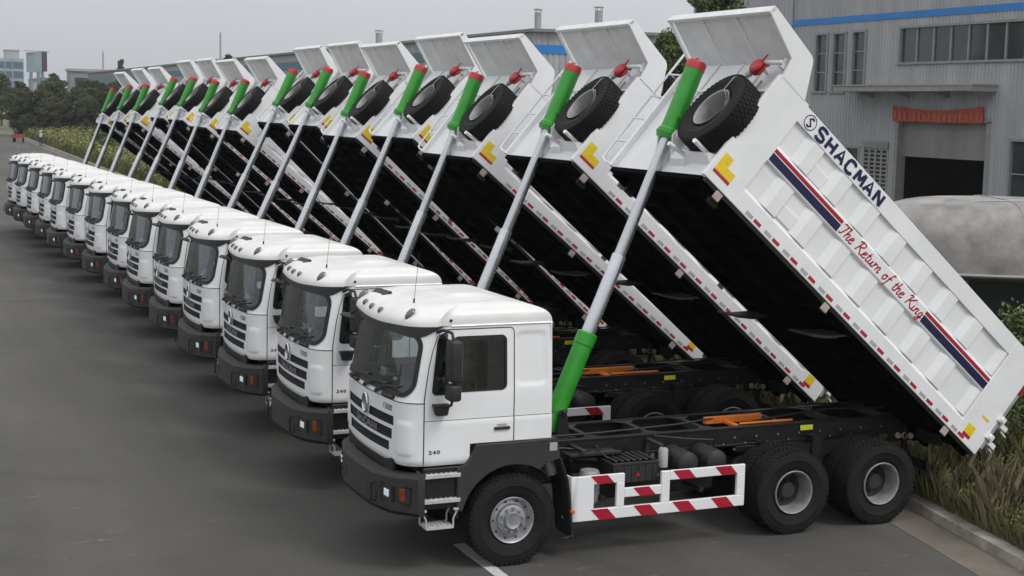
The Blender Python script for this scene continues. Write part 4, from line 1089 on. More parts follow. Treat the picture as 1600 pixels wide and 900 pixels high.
# ---- place fourteen trucks
POS = [(0, 0), (.067, 3.862), (.062, 7.512), (.072, 11.091), (.128, 14.62), (.11, 18.135), (.18, 21.596), (.121, 25.32), (.058, 29.046), (-.009, 32.945), (-.017, 36.391), (-.062, 40.061), (-.134, 43.406), (-.202, 46.301)]
TILT = [-.15, .15, -1.25, 2.0, .85, 3.5, 3.6, -.5, -.35, 1.9, 2.1, -1.4, -1.5, -3.4]
Q0 = Vector((2.6606, 0, 5.2297))-PIV
def setup(root, i):
    kids = {c.name.split('.')[0]: c for c in root.children}
    bd, hc = kids['dump_body'], kids['hoist_cylinder']
    bd.rotation_euler = (0, TH0+R(TILT[i]), 0)
    q_ = Matrix.Rotation(R(TILT[i]), 3, 'Y') @ Q0 + PIV; d = q_-BASE; Ln = d.length
    hc.rotation_euler = (0, math.atan2(d.x, d.z), 0)
    for c in hc.children:
        if c.name.startswith(('upper_barrel', 'red_cap')): c.location = (0, 0, Ln-0.0)
ORD = ['second', 'third', 'fourth', 'fifth', 'sixth', 'seventh', 'eighth', 'ninth', 'tenth', 'eleventh', 'twelfth', 'thirteenth']
trucks = [T]
for i in range(1, 14): trucks.append(copy_tree(T))
for i, t in enumerate(trucks):
    t.location = (*POS[i], 0)
    if i: t.rotation_euler = (0, 0, R(random.uniform(-.25, .25)))
    setup(t, i)
    if i == 0: lab = 'nearest white dump truck, its striped guard and whole lettered body side in view'
    elif i == 13: lab = 'farthest white dump truck, last of the row at the far left'
    else: lab = '%s white dump truck of the row, counted from the nearest one' % ORD[i-1]
    tag(t, lab, 'dump truck', 'white dump trucks parked in a row')

# ================================================================ BUILDINGS
def corr_wall(b, p0, p1, z0, z1, pitch=.25, depth=.035, holes=(), m=0):
    """corrugated sheet between two ground points, with rectangular holes (s0, s1, z0, z1)"""
    p0 = Vector(p0); p1 = Vector(p1); Ln = (p1-p0).length; d = (p1-p0)/Ln; nn = Vector((d.y, -d.x))
    s_ = 0; cuts = sorted(set([0, Ln]+[h[0] for h in holes]+[h[1] for h in holes]))
    prof = []
    k = 0
    while k*pitch < Ln:
        x = k*pitch
        for f, o in ((0, 0), (.30, 0), (.42, depth), (.88, depth), (1.0, 0)):
            prof.append((x+f*pitch, o))
        k += 1
    def off(x):
        f = (x % pitch)/pitch
        return 0 if f < .3 else depth*(f-.3)/.12 if f < .42 else depth if f < .88 else depth*(1-f)/.12
    xs = sorted(set([round(x, 4) for x, o in prof if x < Ln]+[round(c, 4) for c in cuts]))
    for xa, xb in zip(xs, xs[1:]):
        if xb-xa < 1e-3: continue
        mid = (xa+xb)/2; segs = [(z0, z1)]
        for h in holes:
            if h[0] < mid < h[1]:
                ns = []
                for a_, c_ in segs:
                    if h[2] > a_: ns.append((a_, min(c_, h[2])))
                    if h[3] < c_: ns.append((max(a_, h[3]), c_))
                segs = [q for q in ns if q[1]-q[0] > .01]
        oa, ob = off(xa+1e-6), off(xb-1e-6)
        pa, pb = p0+d*xa+nn*oa, p0+d*xb+nn*ob
        for a_, c_ in segs: b.quad((pa.x, pa.y, a_), (pb.x, pb.y, a_), (pb.x, pb.y, c_), (pa.x, pa.y, c_), m)
# --- building A, facade along y at x = 42.4; s runs from y=55.8 downwards (normal to -x)
A = empty('workshop_building', (60, 20, 0))
FX = 42.4; YA = 55.8
def sA(y): return YA-y
wins = {'w1': (52.32, 53.45, 6.81, 9.92), 'w2': (50.64, 51.8, 6.81, 9.92), 'w3': (48.89, 50.04, 6.9, 9.95), 'strip': (24.0, 46.05, 8.27, 10.0), 'door': (39.15, 45.75, 0, 5.25),
        'wr': (30.0, 37.5, 1.4, 4.44), 'lw': (49.0, 51.4, 1.4, 3.72), 'lou': (46.55, 48.6, .5, 3.75)}
holes = [(sA(v[1]), sA(v[0]), v[2], v[3]) for v in wins.values()]
def inA(b, name, mats, parent=A, **k):
    b.v = [(p[0]-60, p[1]-20, p[2]) for p in b.v]; return b.build(name, mats, parent, **k)
def inS(b, name, mats, parent, **k):
    b.v = [(p[0]-60, p[1]-20, p[2]) for p in b.v]; return b.build(name, mats, parent, **k)
b = MB(); corr_wall(b, (FX, YA), (FX, -20), 0, 13.6, holes=holes)
corr_wall(b, (80, YA), (FX, YA), 0, 13.6, pitch=.25)
b.quad((80, -20, 0), (80, YA, 0), (80, YA, 13.6), (80, -20, 13.6))
wallA = inA(b, 'wall', 'cladding', smooth=False)
b = MB(); b.box(FX-.15, 80, -20, YA+.1, 13.6, 13.9); inA(b, 'roof', 'cladding_dark', smooth=False)
b = MB(); b.box(FX-.065, FX-.04, -20, YA+.03, 10.52, 10.86); b.box(FX, 80, YA+.045, YA+.06, 10.52, 10.86); inA(b, 'blue_band', 'blue_band', smooth=False)
b = MB(); b.box(FX-.08, FX+.02, YA-.02, YA+.08, 0, 13.6); inA(b, 'corner_trim', 'trim_grey', smooth=False)
def windowA(v, cols, rows_, pane='window_dark', fr='frame_grey', fw=.06, sill=True):
    y0, y1, z0, z1 = v; b = MB(); xo, xi = FX-.07, FX+.12
    for a_ in (y0, y1): b.box(xo, xi, a_-.08, a_+.08, z0-.08, z1+.08)
    b.box(xo-.002, xi, y0-.08, y1+.08, z1, z1+.12); b.box(xo-.06, xi, y0-.15, y1+.15, z0-.12, z0)
    for k in range(1, cols):
        y = y0+(y1-y0)*k/cols; b.box(FX+.02, xi, y-fw/2, y+fw/2, z0, z1)
    for k in range(1, rows_):
        z = z0+(z1-z0)*k/rows_; b.box(FX+.03, xi+.002, y0, y1, z-fw/2, z+fw/2)
    w_ = inA(b, 'window', fr, smooth=False)
    b = MB(); b.box(FX+.10, FX+.13, y0, y1, z0, z1); inS(b, 'pane', pane, w_, smooth=False)
for k in ('w1', 'w2', 'w3'): windowA(wins[k], 1, 3)
windowA(wins['strip'], 17, 1, fw=.12); windowA(wins['wr'], 4, 2); windowA(wins['lw'], 2, 2)
# louvre gate
y0, y1, z0, z1 = wins['lou']; b = MB()
for k in range(5): b.box(FX-.05, FX+.02, y0+k*(y1-y0)/4-.05, y0+k*(y1-y0)/4+.05, z0, z1)
for z in np.arange(z0+.1, z1, .22): b.box(FX-.02, FX+.01, y0, y1, z, z+.07)
lg = inA(b, 'grille_gate', 'trim_grey', smooth=False)
b = MB(); b.box(FX+.05, FX+.08, y0, y1, z0, z1); inS(b, 'pane', 'window_dark', lg, smooth=False)
b = MB(); b.box(FX-.12, FX-.05, 46.5, 48.66, 3.80, 4.15, 0)
random.seed(3)
for k in range(7):
    y = 48.5-.28*k-.14
    for q_ in range(3):
        zz = 3.87+.08*q_; b.box(FX-.125, FX-.12, y-.09+random.uniform(0, .03), y+.08-random.uniform(0, .04), zz, zz+.025, 1)
    b.box(FX-.1255, FX-.12, y-.012, y+.012, 3.86, 4.1, 1)
inA(b, 'name_board', ['frame_grey', 'cladding_dark'], smooth=False)
# entrance: recess, roller shutter, canopy
b = MB(); y0, y1 = 39.15, 45.75
b.box(FX-.06, FX+.5, y1, y1+.30, 0, 5.3); b.box(FX-.06, FX+.5, y0-.30, y0, 0, 5.3); b.box(FX-.06, FX+.5, y0-.3, y1+.3, 5.25, 5.5)
ent = inA(b, 'door_frame', 'frame_grey', smooth=False)
b = MB(); n = 22
for k in range(n):
    z = 3.44+k*.083; o_ = .0 if k % 2 else .02
    b.box(FX+.30-o_, FX+.34, y0, y1, z, z+.083)
inS(b, 'roller_shutter', 'roller_shutter', ent, smooth=False)
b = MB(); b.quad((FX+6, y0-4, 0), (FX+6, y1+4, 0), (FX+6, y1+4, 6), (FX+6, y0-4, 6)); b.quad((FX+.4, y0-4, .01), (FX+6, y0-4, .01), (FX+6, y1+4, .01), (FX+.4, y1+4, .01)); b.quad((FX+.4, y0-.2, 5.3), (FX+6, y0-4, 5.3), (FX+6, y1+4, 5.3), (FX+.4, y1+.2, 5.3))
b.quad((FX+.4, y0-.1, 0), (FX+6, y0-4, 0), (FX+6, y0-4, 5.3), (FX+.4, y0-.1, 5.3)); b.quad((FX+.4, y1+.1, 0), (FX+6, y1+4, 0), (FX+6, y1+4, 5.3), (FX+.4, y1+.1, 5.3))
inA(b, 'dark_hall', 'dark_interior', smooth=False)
b = MB(); b.box(FX-1.5, FX, 38.6, 49.6, 6.75, 7.02); b.box(FX-1.55, FX-.0, 38.55, 49.65, 7.02, 7.10)
for y in (39, 42, 45, 48): b.prism([(FX, 6.75), (FX-1.3, 6.75), (FX, 6.4)], y-.04, y+.04)
b.box(FX-1.52, FX-1.5, 38.6, 41.0, 6.77, 7.0, 1)
inA(b, 'entrance_canopy', ['trim_grey', 'roller_shutter'], smooth=False)
b = MB(); b.box(FX-.12, FX-.10, 39.9, 39.95, 10, 13); 
tag(A, 'grey corrugated workshop with blue band, long window strip and half open roller door', 'building')
# banner
b = MB(); vs = []; n = 24
for i in range(n+1):
    f = i/n; y = 46.1-(46.1-39.3)*f; sag = -.22*4*f*(1-f); x = FX-.2+.03*math.sin(i*1.9)
    vs += [(x, y, 6.05+sag), (x-.01, y, 5.25+sag*.12)]
b.add(vs, [(2*i, 2*i+2, 2*i+3, 2*i+1) for i in range(n)]); vs2 = [(x+.02, y, z) for x, y, z in vs]
b.add(vs2, [(2*i, 2*i+1, 2*i+3, 2*i+2) for i in range(n)])
random.seed(11)
for k in range(17):
    f = (k+.7)/17.6; y = 46.1-6.8*f; zc = 5.60-.45*f*(1-f); zs = .19; xx = FX-.245
    for q_ in range(random.choice((3, 4))):
        zz = zc-zs+q_*.12; b.box(xx-.003, xx, y-.13+random.uniform(0, .05), y+.13-random.uniform(0, .05), zz, zz+.035, 1)
    for q_ in range(2):
        yy = y+random.uniform(-.1, .1); b.box(xx-.004, xx, yy-.016, yy+.016, zc-zs+.02, zc+zs*.9, 1)
tag(b.build('banner', ['banner_red', 'banner_gold'], smooth=False), 'faded red cloth banner with gold characters sagging over the roller door', 'banner')
# --- building B: long grey workshop behind the row
B = empty('factory_building', (60, 200, 0))
def inB(b, name, mats, parent=B, **k):
    b.v = [(p[0]-60, p[1]-200, p[2]) for p in b.v]; return b.build(name, mats, parent, **k)
BX = 43.8
b = MB(); corr_wall(b, (BX, 262), (BX, 95), 0, 11.75, pitch=.5, depth=.06); corr_wall(b, (BX, 95), (82, 87), 0, 12, pitch=.5, depth=.06)
b.quad((82, 87, 0), (82, 262, 0), (82, 262, 12), (82, 87, 12)); b.quad((82, 262, 0), (BX, 262, 0), (BX, 262, 12), (82, 262, 12))
inB(b, 'wall', 'cladding', smooth=False)
b = MB(); b.add([(BX-.4, 262, 11.75), (BX-.4, 94.6, 11.75), (82, 86.6, 11.75), (82, 262, 11.75), (BX-.4, 262, 12), (BX-.4, 94.6, 12), (82, 86.6, 12), (82, 262, 12)], [(0, 1, 5, 4), (1, 2, 6, 5), (4, 5, 6, 7), (0, 3, 2, 1), (2, 3, 7, 6), (3, 0, 4, 7)])
inB(b, 'roof', 'cladding_dark', smooth=False)
b = MB(); b.box(BX-.10, BX-.07, 95, 262, 9.75, 10.75, 1)
d_ = Vector((82-BX, 87-95)).normalized(); nn = Vector((d_.y, -d_.x))
p = [Vector((BX, 95))+nn*.09, Vector((82, 87))+nn*.09]; b.quad((p[0].x, p[0].y, 10.0), (p[1].x, p[1].y, 10.0), (p[1].x, p[1].y, 10.72), (p[0].x, p[0].y, 10.72), 0)
inB(b, 'blue_band', ['blue_band', 'teal_band'], smooth=False)
for (y, z, r_) in ((96.2, 12, .28), (140.4, 11.9, .38)):
    b = MB(); x = 42.6+2 if y < 100 else 45.5
    b.lathe([(r_, 11.5), (r_, 13.4), (r_*.9, 13.4)], (x, y, 0), axis='z', n=14); b.lathe([(r_*1.35, 13.62), (r_*1.35, 13.68), (.02, 13.8)], (x, y, 0), axis='z', n=14)
    for a_ in range(4): b.tube([(x+r_*math.cos(a_*1.57), y+r_*math.sin(a_*1.57), 13.3), (x+r_*math.cos(a_*1.57), y+r_*math.sin(a_*1.57), 13.65)], .03, 5)
    inB(b, 'chimney', 'galvanised')
b = MB(); x, y, r_ = 50.4, 96.5, .33
b.lathe([(r_, 11.5), (r_, 13.85), (r_*.9, 13.85)], (x, y, 0), axis='z', n=14); b.lathe([(r_*1.3, 14.1), (r_*1.3, 14.16), (.02, 14.25)], (x, y, 0), axis='z', n=14)
for a_ in range(4): b.tube([(x+r_*math.cos(a_*1.57), y+r_*math.sin(a_*1.57), 13.7), (x+r_*math.cos(a_*1.57), y+r_*math.sin(a_*1.57), 14.12)], .03, 5)
inB(b, 'chimney', 'galvanised')
tag(B, 'long flat roofed factory with blue band and vent chimneys behind the raised bodies', 'building')
# --- second factory further on
E_ = empty('factory_building', (60, 320, 0)); b = MB(); corr_wall(b, (46.5, 380), (46.5, 268), 0, 12, pitch=1, depth=.08); corr_wall(b, (46.5, 268), (80, 268), 0, 12, pitch=1, depth=.08)
b.v = [(p[0]-60, p[1]-320, p[2]) for p in b.v]; b.build('wall', 'cladding_dark', E_, smooth=False)
b = MB(); b.box(46.1-60, 20, -52.2, 60, 12, 12.3); b.build('roof', 'cladding_dark', E_, smooth=False)
b = MB(); b.box(46.38-60, 46.42-60, -52, 60, 9.6, 10.8); b.build('blue_band', 'teal_band', E_, smooth=False)
tag(E_, 'dark factory shed seen between the raised bodies of the farthest trucks', 'building')
# --- lilac-grey hall between
b = MB(); b.box(70, 95, 78, 114, 0, 19); 
Lh = b.build('warehouse', 'cladding_lilac', smooth=False); tag(Lh, 'plain lilac grey hall wall between the blue banded workshop and the tree', 'building')
b = MB(); b.box(69.8, 95.2, 77.8, 114.2, 19, 19.4); b.build('roof', 'cladding_dark', Lh, smooth=False)
b = MB(); corr_wall(b, (69.95, 114), (69.95, 78), 0, 18.9, pitch=.6, depth=.06); corr_wall(b, (70, 77.95), (95, 77.95), 0, 18.9, pitch=.6, depth=.06); b.build('cladding_sheet', 'cladding_lilac', Lh, smooth=False)
# --- low long far hall
b = MB(); b.box(47, 66, 418, 428, 0, 13.2); far = b.build('far_hall', 'cladding_dark', smooth=False); tag(far, 'long grey industrial hall above the dark trees at the left', 'building')
b = MB(); b.box(46.6, 66.4, 417.5, 428.5, 13.2, 13.9); b.build('roof', 'cladding_lilac', far, smooth=False)
b = MB(); b.box(48, 59, 417.8, 418, 9.6, 11.4); b.box(48, 59, 417.8, 418, 5, 8.2); b.build('window_band', 'window_dark', far, smooth=False)
b = MB(); b.box(40, 47, 455, 465, 0, 11.0); lo = b.build('low_shed', 'cladding', smooth=False); tag(lo, 'low pale shed between the billboard and the long grey hall', 'building')
b = MB(); b.prism([(39.5, 11.0), (47.5, 11.0), (43.5, 11.8)], 454.5, 465.5, 'y'); b.build('roof', 'cladding_dark', lo, smooth=False)
# --- glass office
b = MB(); b.box(40, 53, 615, 630, 0, 21.0)
of = b.build('office_block', 'pale_panel', smooth=False); tag(of, 'pale blue glass office block at the far left above the trees', 'building')
b = MB()
for z in (9.5, 13.4, 17.2): b.box(40.2, 52.6, 614.8, 615, z, z+2.5)
b.build('window_band', 'haze_glass', of, smooth=False)
b = MB()
for x in (42.8, 45.5, 48.4): b.box(x, x+.35, 614.6, 614.8, 2, 20.8)
b.build('mullion', 'pale_panel', of, smooth=False)
b = MB(); b.box(46.0, 51.5, 617, 624, 21, 24.2); b.box(45.8, 51.7, 616.8, 624.2, 24.2, 24.6); b.build('roof_house', 'cladding', of, smooth=False)
# --- billboard tower
bbm = empty('billboard', (34, 385, 0))
b = MB(); b.add([(31.9-34, 385.9-385, 12.0), (35.5-34, 384.3-385, 12.0), (35.5-34, 384.3-385, 17.3), (31.9-34, 385.9-385, 17.0), (31.9-34, 386.4-385, 12), (35.5-34, 385-385, 12), (35.5-34, 385-385, 17.3), (31.9-34, 386.4-385, 17)], [(0, 1, 2, 3), (4, 7, 6, 5), (0, 4, 5, 1), (3, 2, 6, 7), (0, 3, 7, 4), (1, 5, 6, 2)])
b.build('poster_panel', 'pale_panel', bbm, smooth=False)
b = MB(); b.add([(1.52, -.72, 12.1), (2.9, -.3, 12.3), (2.9, -.3, 17.3), (1.52, -.72, 17.3), (1.52, -.3, 12.1), (2.9, .1, 12.3), (2.9, .1, 17.3), (1.52, -.3, 17.3)], [(0, 1, 2, 3), (4, 7, 6, 5), (0, 4, 5, 1), (3, 2, 6, 7), (0, 3, 7, 4), (1, 5, 6, 2)])
b.build('poster_panel', 'maroon_panel', bbm, smooth=False)
for x in (-.9, .9, 1.9):
    b = MB(); b.tube([(x-.2, 0, 0), (x-.2, 0, 12.1)], .42, 10); b.build('column', 'light_steel', bbm)
b = MB(); b.box(-2.8, 3.6, -.2, .3, 17.35, 17.5); b.build('top_beam', 'light_steel', bbm)
tag(bbm, 'pale and maroon billboard on twin steel columns above the trees at the far left', 'billboard')
# masts
def mast(x, y, h, w_, lab):
    b = MB()
    for dx, dy in ((-w_, -w_), (w_, -w_), (0, w_)): b.tube([(x+dx, y+dy, 0), (x+dx*.5, y+dy*.5, h)], .07, 4)
    z = 1.0; k = 0
    while z < h-1:
        f = 1-.5*z/h; P = [(x-w_*f, y-w_*f), (x+w_*f, y-w_*f), (x, y+w_*f)]; f2 = 1-.5*(z+1)/h; Q = [(x-w_*f2, y-w_*f2), (x+w_*f2, y-w_*f2), (x, y+w_*f2)]
        for i in range(3): b.tube([(*P[i], z), (*Q[(i+1) % 3], z+1)], .045, 3)
        z += 1
    tag(b.build('lattice_mast', 'galvanised', smooth=False), lab, 'mast', 'thin lattice masts on the skyline')
mast(60.5, 450.6, 20, .35, 'thin lattice mast standing behind the long grey hall at the left')
mast(60, 285.6, 19.5, .2, 'thin lattice mast beside the small treetop over the middle of the row')

# --- domed kiosk
kc = Vector((14.6, 6.9))
K_ = empty('domed_kiosk', (kc.x, kc.y, 0), R(-24))
b = MB(); n = 56; RX, RY = 2.95, 2.05; prof = []
for k in range(15):
    th = math.pi/2*k/14; prof.append((max(.0, math.cos(th))**.42, math.sin(th)**.70))
vs = []
for r_, h in prof:
    for j in range(n):
        t = 2*math.pi*j/n; c_, s_ = math.cos(t), math.sin(t); e_ = .85
        xx = RX*abs(c_)**e_*math.copysign(1, c_); yy = RY*abs(s_)**e_*math.copysign(1, s_)
        rr = .02 if r_ < .02 else r_
        vs.append((xx*rr, yy*rr, 2.42+1.42*h+.0*xx))
for j in range(n):
    t = 2*math.pi*j/n; c_, s_ = math.cos(t), math.sin(t); xx = RX*abs(c_)**.85*math.copysign(1, c_); yy = RY*abs(s_)**.85*math.copysign(1, s_); vs.append((xx*.9, yy*.9, 2.30))
b.add(vs, [(k*n+j, k*n+(j+1) % n, (k+1)*n+(j+1) % n, (k+1)*n+j) for k in range(14) for j in range(n)]+[tuple(14*n+j for j in range(n))]+[(j, 15*n+j, 15*n+(j+1) % n, (j+1) % n) for j in range(n)]+[tuple(15*n+j for j in range(n))[::-1]])
dome = b.build('dome_roof', 'dome_skin', K_)
b = MB()
for off, sc_ in ((0, 1.0),):
    P = []
    for i in range(30):
        f = i/29; x = -RX*.80+f*RX*1.7; y = -RY*.50-.0*x
        rr = math.sqrt((x/RX)**2+(y/RY)**2); th = math.acos(min(1, rr)**(1/.42)) if rr < 1 else 0
        P.append((x, y, 2.42+1.42*math.sin(th)**.70+.01))
    b.tube(P, .022, 5)
for ky in (.15, .62):
    P = []
    for i in range(30):
        y = -RY*.93+i/29*RY*1.8; x = RX*(ky-.25)-.05*y
        rr = math.sqrt((x/RX)**2+(y/RY)**2); th = math.acos(min(1, rr)**(1/.42)) if rr < 1 else 0
        P.append((x, y, 2.42+1.42*math.sin(th)**.70+.008))
    b.tube(P, .012, 5)
P = [(RX*abs(math.cos(t))**.85*math.copysign(1, math.cos(t))*1.005, RY*abs(math.sin(t))**.85*math.copysign(1, math.sin(t))*1.005, 2.42) for t in np.linspace(0, 2*math.pi, 57)]
b.tube(P, .035, 6)
b.build('seam', 'dome_seam', dome)
b = MB()
for a_ in range(0, 360, 45):
    t = R(a_+10); x, y = 1.95*math.cos(t), 1.4*math.sin(t); b.box(x-.06, x+.06, y-.06, y+.06, 0, 2.34)
b.build('post', 'frame_grey', K_)
b = MB()
for a_ in range(0, 360, 45):
    t, t2 = R(a_+10), R(a_+55); P = [(1.9*math.cos(t), 1.35*math.sin(t)), (1.9*math.cos(t2), 1.35*math.sin(t2))]
    b.quad((*P[0], .1), (*P[1], .1), (*P[1], 2.32), (*P[0], 2.32))
b.build('glass_wall', 'window_dark', K_, smooth=False)
b = MB()
for z in (.25, 1.15):
    P = [(2.0*math.cos(R(a_+10)), 1.45*math.sin(R(a_+10)), z) for a_ in range(0, 361, 45)]; b.tube(P, .04, 5)
b.build('rail', 'frame_grey', K_)
tag(K_, 'kiosk with a weathered grey dome roof and dark glass walls behind the nearest raised body', 'kiosk')

# ================================================================ VEGETATION
def leaf_mesh(name, centres, radii, n_per, size, mt, seed=0, flat=.8):
    r_ = np.random.default_rng(seed); V = []; 
    for c, rad in zip(centres, radii):
        d = r_.normal(size=(n_per, 3)); d /= np.linalg.norm(d, axis=1)[:, None]
        p = np.array(c)+d*(rad*(r_.random((n_per, 1))**.45))*np.array([1, 1, flat]); V.append(p)
    P = np.concatenate(V); n = len(P); u = r_.normal(size=(n, 3)); u /= np.linalg.norm(u, axis=1)[:, None]
    w_ = r_.normal(size=(n, 3)); w_ = np.cross(u, w_); w_ /= np.linalg.norm(w_, axis=1)[:, None]
    s_ = size*(.6+.8*r_.random((n, 1))); a_ = u*s_; c_ = w_*s_*.55
    vs = np.stack([P-a_, P+c_, P+a_, P-c_], 1).reshape(-1, 3)
    return vs, np.arange(n*4).reshape(-1, 4)
def np_mesh(name, vs, fs, mt):
    me = bpy.data.meshes.new(name); k = fs.shape[1]
    me.vertices.add(len(vs)); me.vertices.foreach_set('co', vs.astype(np.float32).ravel())
    me.loops.add(fs.size); me.loops.foreach_set('vertex_index', fs.astype(np.int32).ravel())
    me.polygons.add(len(fs)); me.polygons.foreach_set('loop_start', np.arange(0, fs.size, k, dtype=np.int32)); me.polygons.foreach_set('loop_total', np.full(len(fs), k, dtype=np.int32))
    me.materials.append(MATS[mt]); me.update(); me.validate(); return me
def tree_proto(h, wd, mt, seed, leaf=.16, clumps=46, per=130, pointy=0, trunk=.28):
    r_ = random.Random(seed); C_ = []; Rd = []
    for k in range(clumps):
        f = r_.random()**.9; z = h*(trunk+(1-trunk)*f)
        prof = math.sin(math.pi*min(1, (.12+f*.83)))**.7
        if pointy: prof = (1-f)**.8+.1
        a_ = r_.uniform(0, 6.28); rr = wd*.5*prof*r_.uniform(.3, 1.0)*(1.25 if r_.random() < .18 else 1)
        C_.append((rr*math.cos(a_), rr*math.sin(a_), z+r_.uniform(-.03, .05)*h)); Rd.append(wd*r_.choice((.07, .10, .13, .17)))
    vs, fs = leaf_mesh('crown', C_, Rd, per, leaf, mt, seed)
    cm = np_mesh('crown', vs, fs, mt)
    b = MB(); b.tube([(0, 0, 0), (.03*h*.2, 0, h*trunk), (0, .02*h, h*.85)], [.035*h*.6, .026*h*.6, .006*h], 8)
    for k in range(0, clumps, 3):
        c = C_[k]; z0 = c[2]*.72; b.tube([(0, 0, z0*.95), (c[0]*.5, c[1]*.5, (z0+c[2])/2), c], [.010*h*.6, .006*h*.6, .003*h], 5)
    tm = b.build('trunk', 'bark'); me = tm.data; bpy.data.objects.remove(tm)
    return cm, me
def place_tree(pr, x, y, s_, rz, name, lab, cat, grp=None, z=0):
    t = empty(name, (x, y, z), rz); t.scale = (s_, s_, s_)
    c = bpy.data.objects.new('crown', pr[0]); C.objects.link(c); c.parent = t
    k = bpy.data.objects.new('trunk', pr[1]); C.objects.link(k); k.parent = t
    tag(t, lab, cat, grp); return t
pd = [tree_proto(7, 5.2, 'tree_leaf_dark', s_, .15, 95, 190, trunk=.06) for s_ in (1, 2, 3)]
pm = [tree_proto(7, 3.6, 'tree_leaf_mid', s_, .15, 70, 170, trunk=.2) for s_ in (4, 5)]
pbt = tree_proto(12, 4.4, 'tree_leaf_bright', 8, .12, 110, 260, trunk=.15)
pcn = tree_proto(12, 3.2, 'tree_leaf_mid', 9, .18, 46, 150, pointy=1, trunk=.15)
random.seed(21)
far_trees = []
extra = [(14.5+k*1.45+random.uniform(-.8, .8), 203-k*1.2+random.uniform(-5, 6), random.uniform(.62, .95), 0) for k in range(20)]
for (x, y, s_, kind) in extra+[(16.5, 196, .78, 0), (20.5, 190, .80, 0), (25, 186, .88, 0), (29.5, 181, .86, 0), (34, 176, .88, 0), (23, 200, .98, 0), (28, 196, 1.0, 0), (33, 192, 1.02, 0), (38, 188, 1.0, 0), (18.5, 208, 1.0, 0), (24, 212, 1.1, 0),
                        (12, 246, 1.02, 1), (15.5, 238, .95, 1), (8, 255, 1.15, 1), (18, 252, 1.15, 1), (12.5, 262, 1.2, 1), (23, 250, 1.2, 0), (29, 240, 1.15, 0), (35, 232, 1.1, 0), (3.5, 268, 1.15, 1), (17, 280, 1.3, 1), (26, 275, 1.3, 1), (36, 262, 1.25, 0), (42, 230, 1.1, 0), (41, 205, 1.05, 0)]:
    pr = random.choice(pd if kind == 0 else pm)
    place_tree(pr, x, y, s_*random.uniform(.95, 1.05), random.uniform(0, 6), 'roadside_tree', 'dark dense tree among the thicket beyond the far end of the row' if kind == 0 else 'greener slender tree at the far bend of the road, left edge', 'tree', 'dark trees beyond the row' if kind == 0 else 'green trees at the road bend')
place_tree(pbt, 30.7, 49.6, .76, .4, 'leafy_tree', 'leafy green tree showing behind the canopy of the nearest raised body', 'tree')
place_tree(pbt, 32.9, 48.7, .985, 2.4, 'leafy_tree', 'taller light green tree whose top rises over the nearest body canopy', 'tree')
place_tree(pcn, 29.4, 144, .84, .4, 'leafy_tree', 'small green treetop rising over the far canopies in mid row', 'tree')
place_tree(pcn, 47, 330, 1.16, 1.4, 'leafy_tree', 'small dark treetop above the farthest raised body', 'tree')
def shrub(x, y, h, wd, seed, lab, mt='shrub_leaf', grp=None, leaf=.045, z=.15, per=150, cl=16):
    r_ = random.Random(seed); b = MB(); C_ = []; Rd = []
    for k in range(cl):
        a_ = r_.uniform(0, 6.28); rr = wd*.5*r_.uniform(.05, 1); hh = h*r_.uniform(.25, .95)
        C_.append((rr*math.cos(a_), rr*math.sin(a_), hh)); Rd.append(.13*h+.06*wd)
        b.tube([(rr*.15*math.cos(a_), rr*.15*math.sin(a_), 0), (rr*.6*math.cos(a_), rr*.6*math.sin(a_), hh*.6), C_[-1]], [.012, .008, .003], 5)
    t = empty('shrub', (x, y, z)); vs, fs = leaf_mesh('leaves', C_, Rd, per, leaf, mt, seed, 1.2)
    o = bpy.data.objects.new('foliage', np_mesh('foliage', vs, fs, mt)); C.objects.link(o); o.parent = t
    b.build('stem', 'bark', t); tag(t, lab, 'shrub', grp)
shrub(7.6, 5.2, 1.5, 1.2, 1, 'weedy green shrub beside the tail of the second raised body', grp=None)
shrub(9.6, -.2, 1.3, 1.5, 2, 'green shrub behind the tailgate of the nearest raised body')
shrub(9.8, -2.4, 1.3, 1.6, 3, 'green shrub nearest the right edge of the verge')
shrub(10.6, 2.2, 2.3, .5, 4, 'thin upright weed poking above the top rail near the right edge', cl=9)
shrub(11.2, .2, 1.9, 1.9, 5, 'large dark shrub farther back from the kerb at the right')
rs = random.Random(5)
for k in range(26):
    y = 50+rs.random()*105; x = kx(y)+2.0+rs.random()*13
    shrub(x, y, rs.uniform(1.3, 2.3), rs.uniform(2.0, 3.6), 30+k, 'low bushy green shrub on the verge beyond the farthest truck', mt=('shrub_leaf', 'green_grass')[k % 2], grp='verge shrubs beyond the farthest truck', leaf=.10, per=110, cl=22)
def blades(n, xf, yf, hmin, hmax, wd, seed, zf=.12, lean=.35):
    r_ = np.random.default_rng(seed); y = yf(r_.random(n), r_); x = xf(r_.random(n), y, r_); h = (hmin+(hmax-hmin)*r_.random(n)**2.0)*(.45+1.1*(.5+.5*np.sin(x*1.9+np.sin(y*1.7)*1.9)*np.sin(y*2.3+x*.9)))
    a_ = r_.random(n)*6.283; l_ = lean*h*(r_.random(n)+.2); wx = np.cos(a_+1.57)*wd/2; wy = np.sin(a_+1.57)*wd/2
    z0 = np.full(n, zf)
    mxx, my = x+np.cos(a_)*l_*.35, y+np.sin(a_)*l_*.35; tx2, ty = x+np.cos(a_)*l_, y+np.sin(a_)*l_
    V = np.stack([np.stack([x-wx, y-wy, z0], 1), np.stack([x+wx, y+wy, z0], 1), np.stack([mxx+wx*.8, my+wy*.8, z0+h*.6], 1), np.stack([tx2, ty, z0+h], 1), np.stack([mxx-wx*.8, my-wy*.8, z0+h*.6], 1)], 1).reshape(-1, 3)
    b_ = np.arange(n)[:, None]*5; F = b_+np.array([0, 1, 2, 3, 4]); return V, F
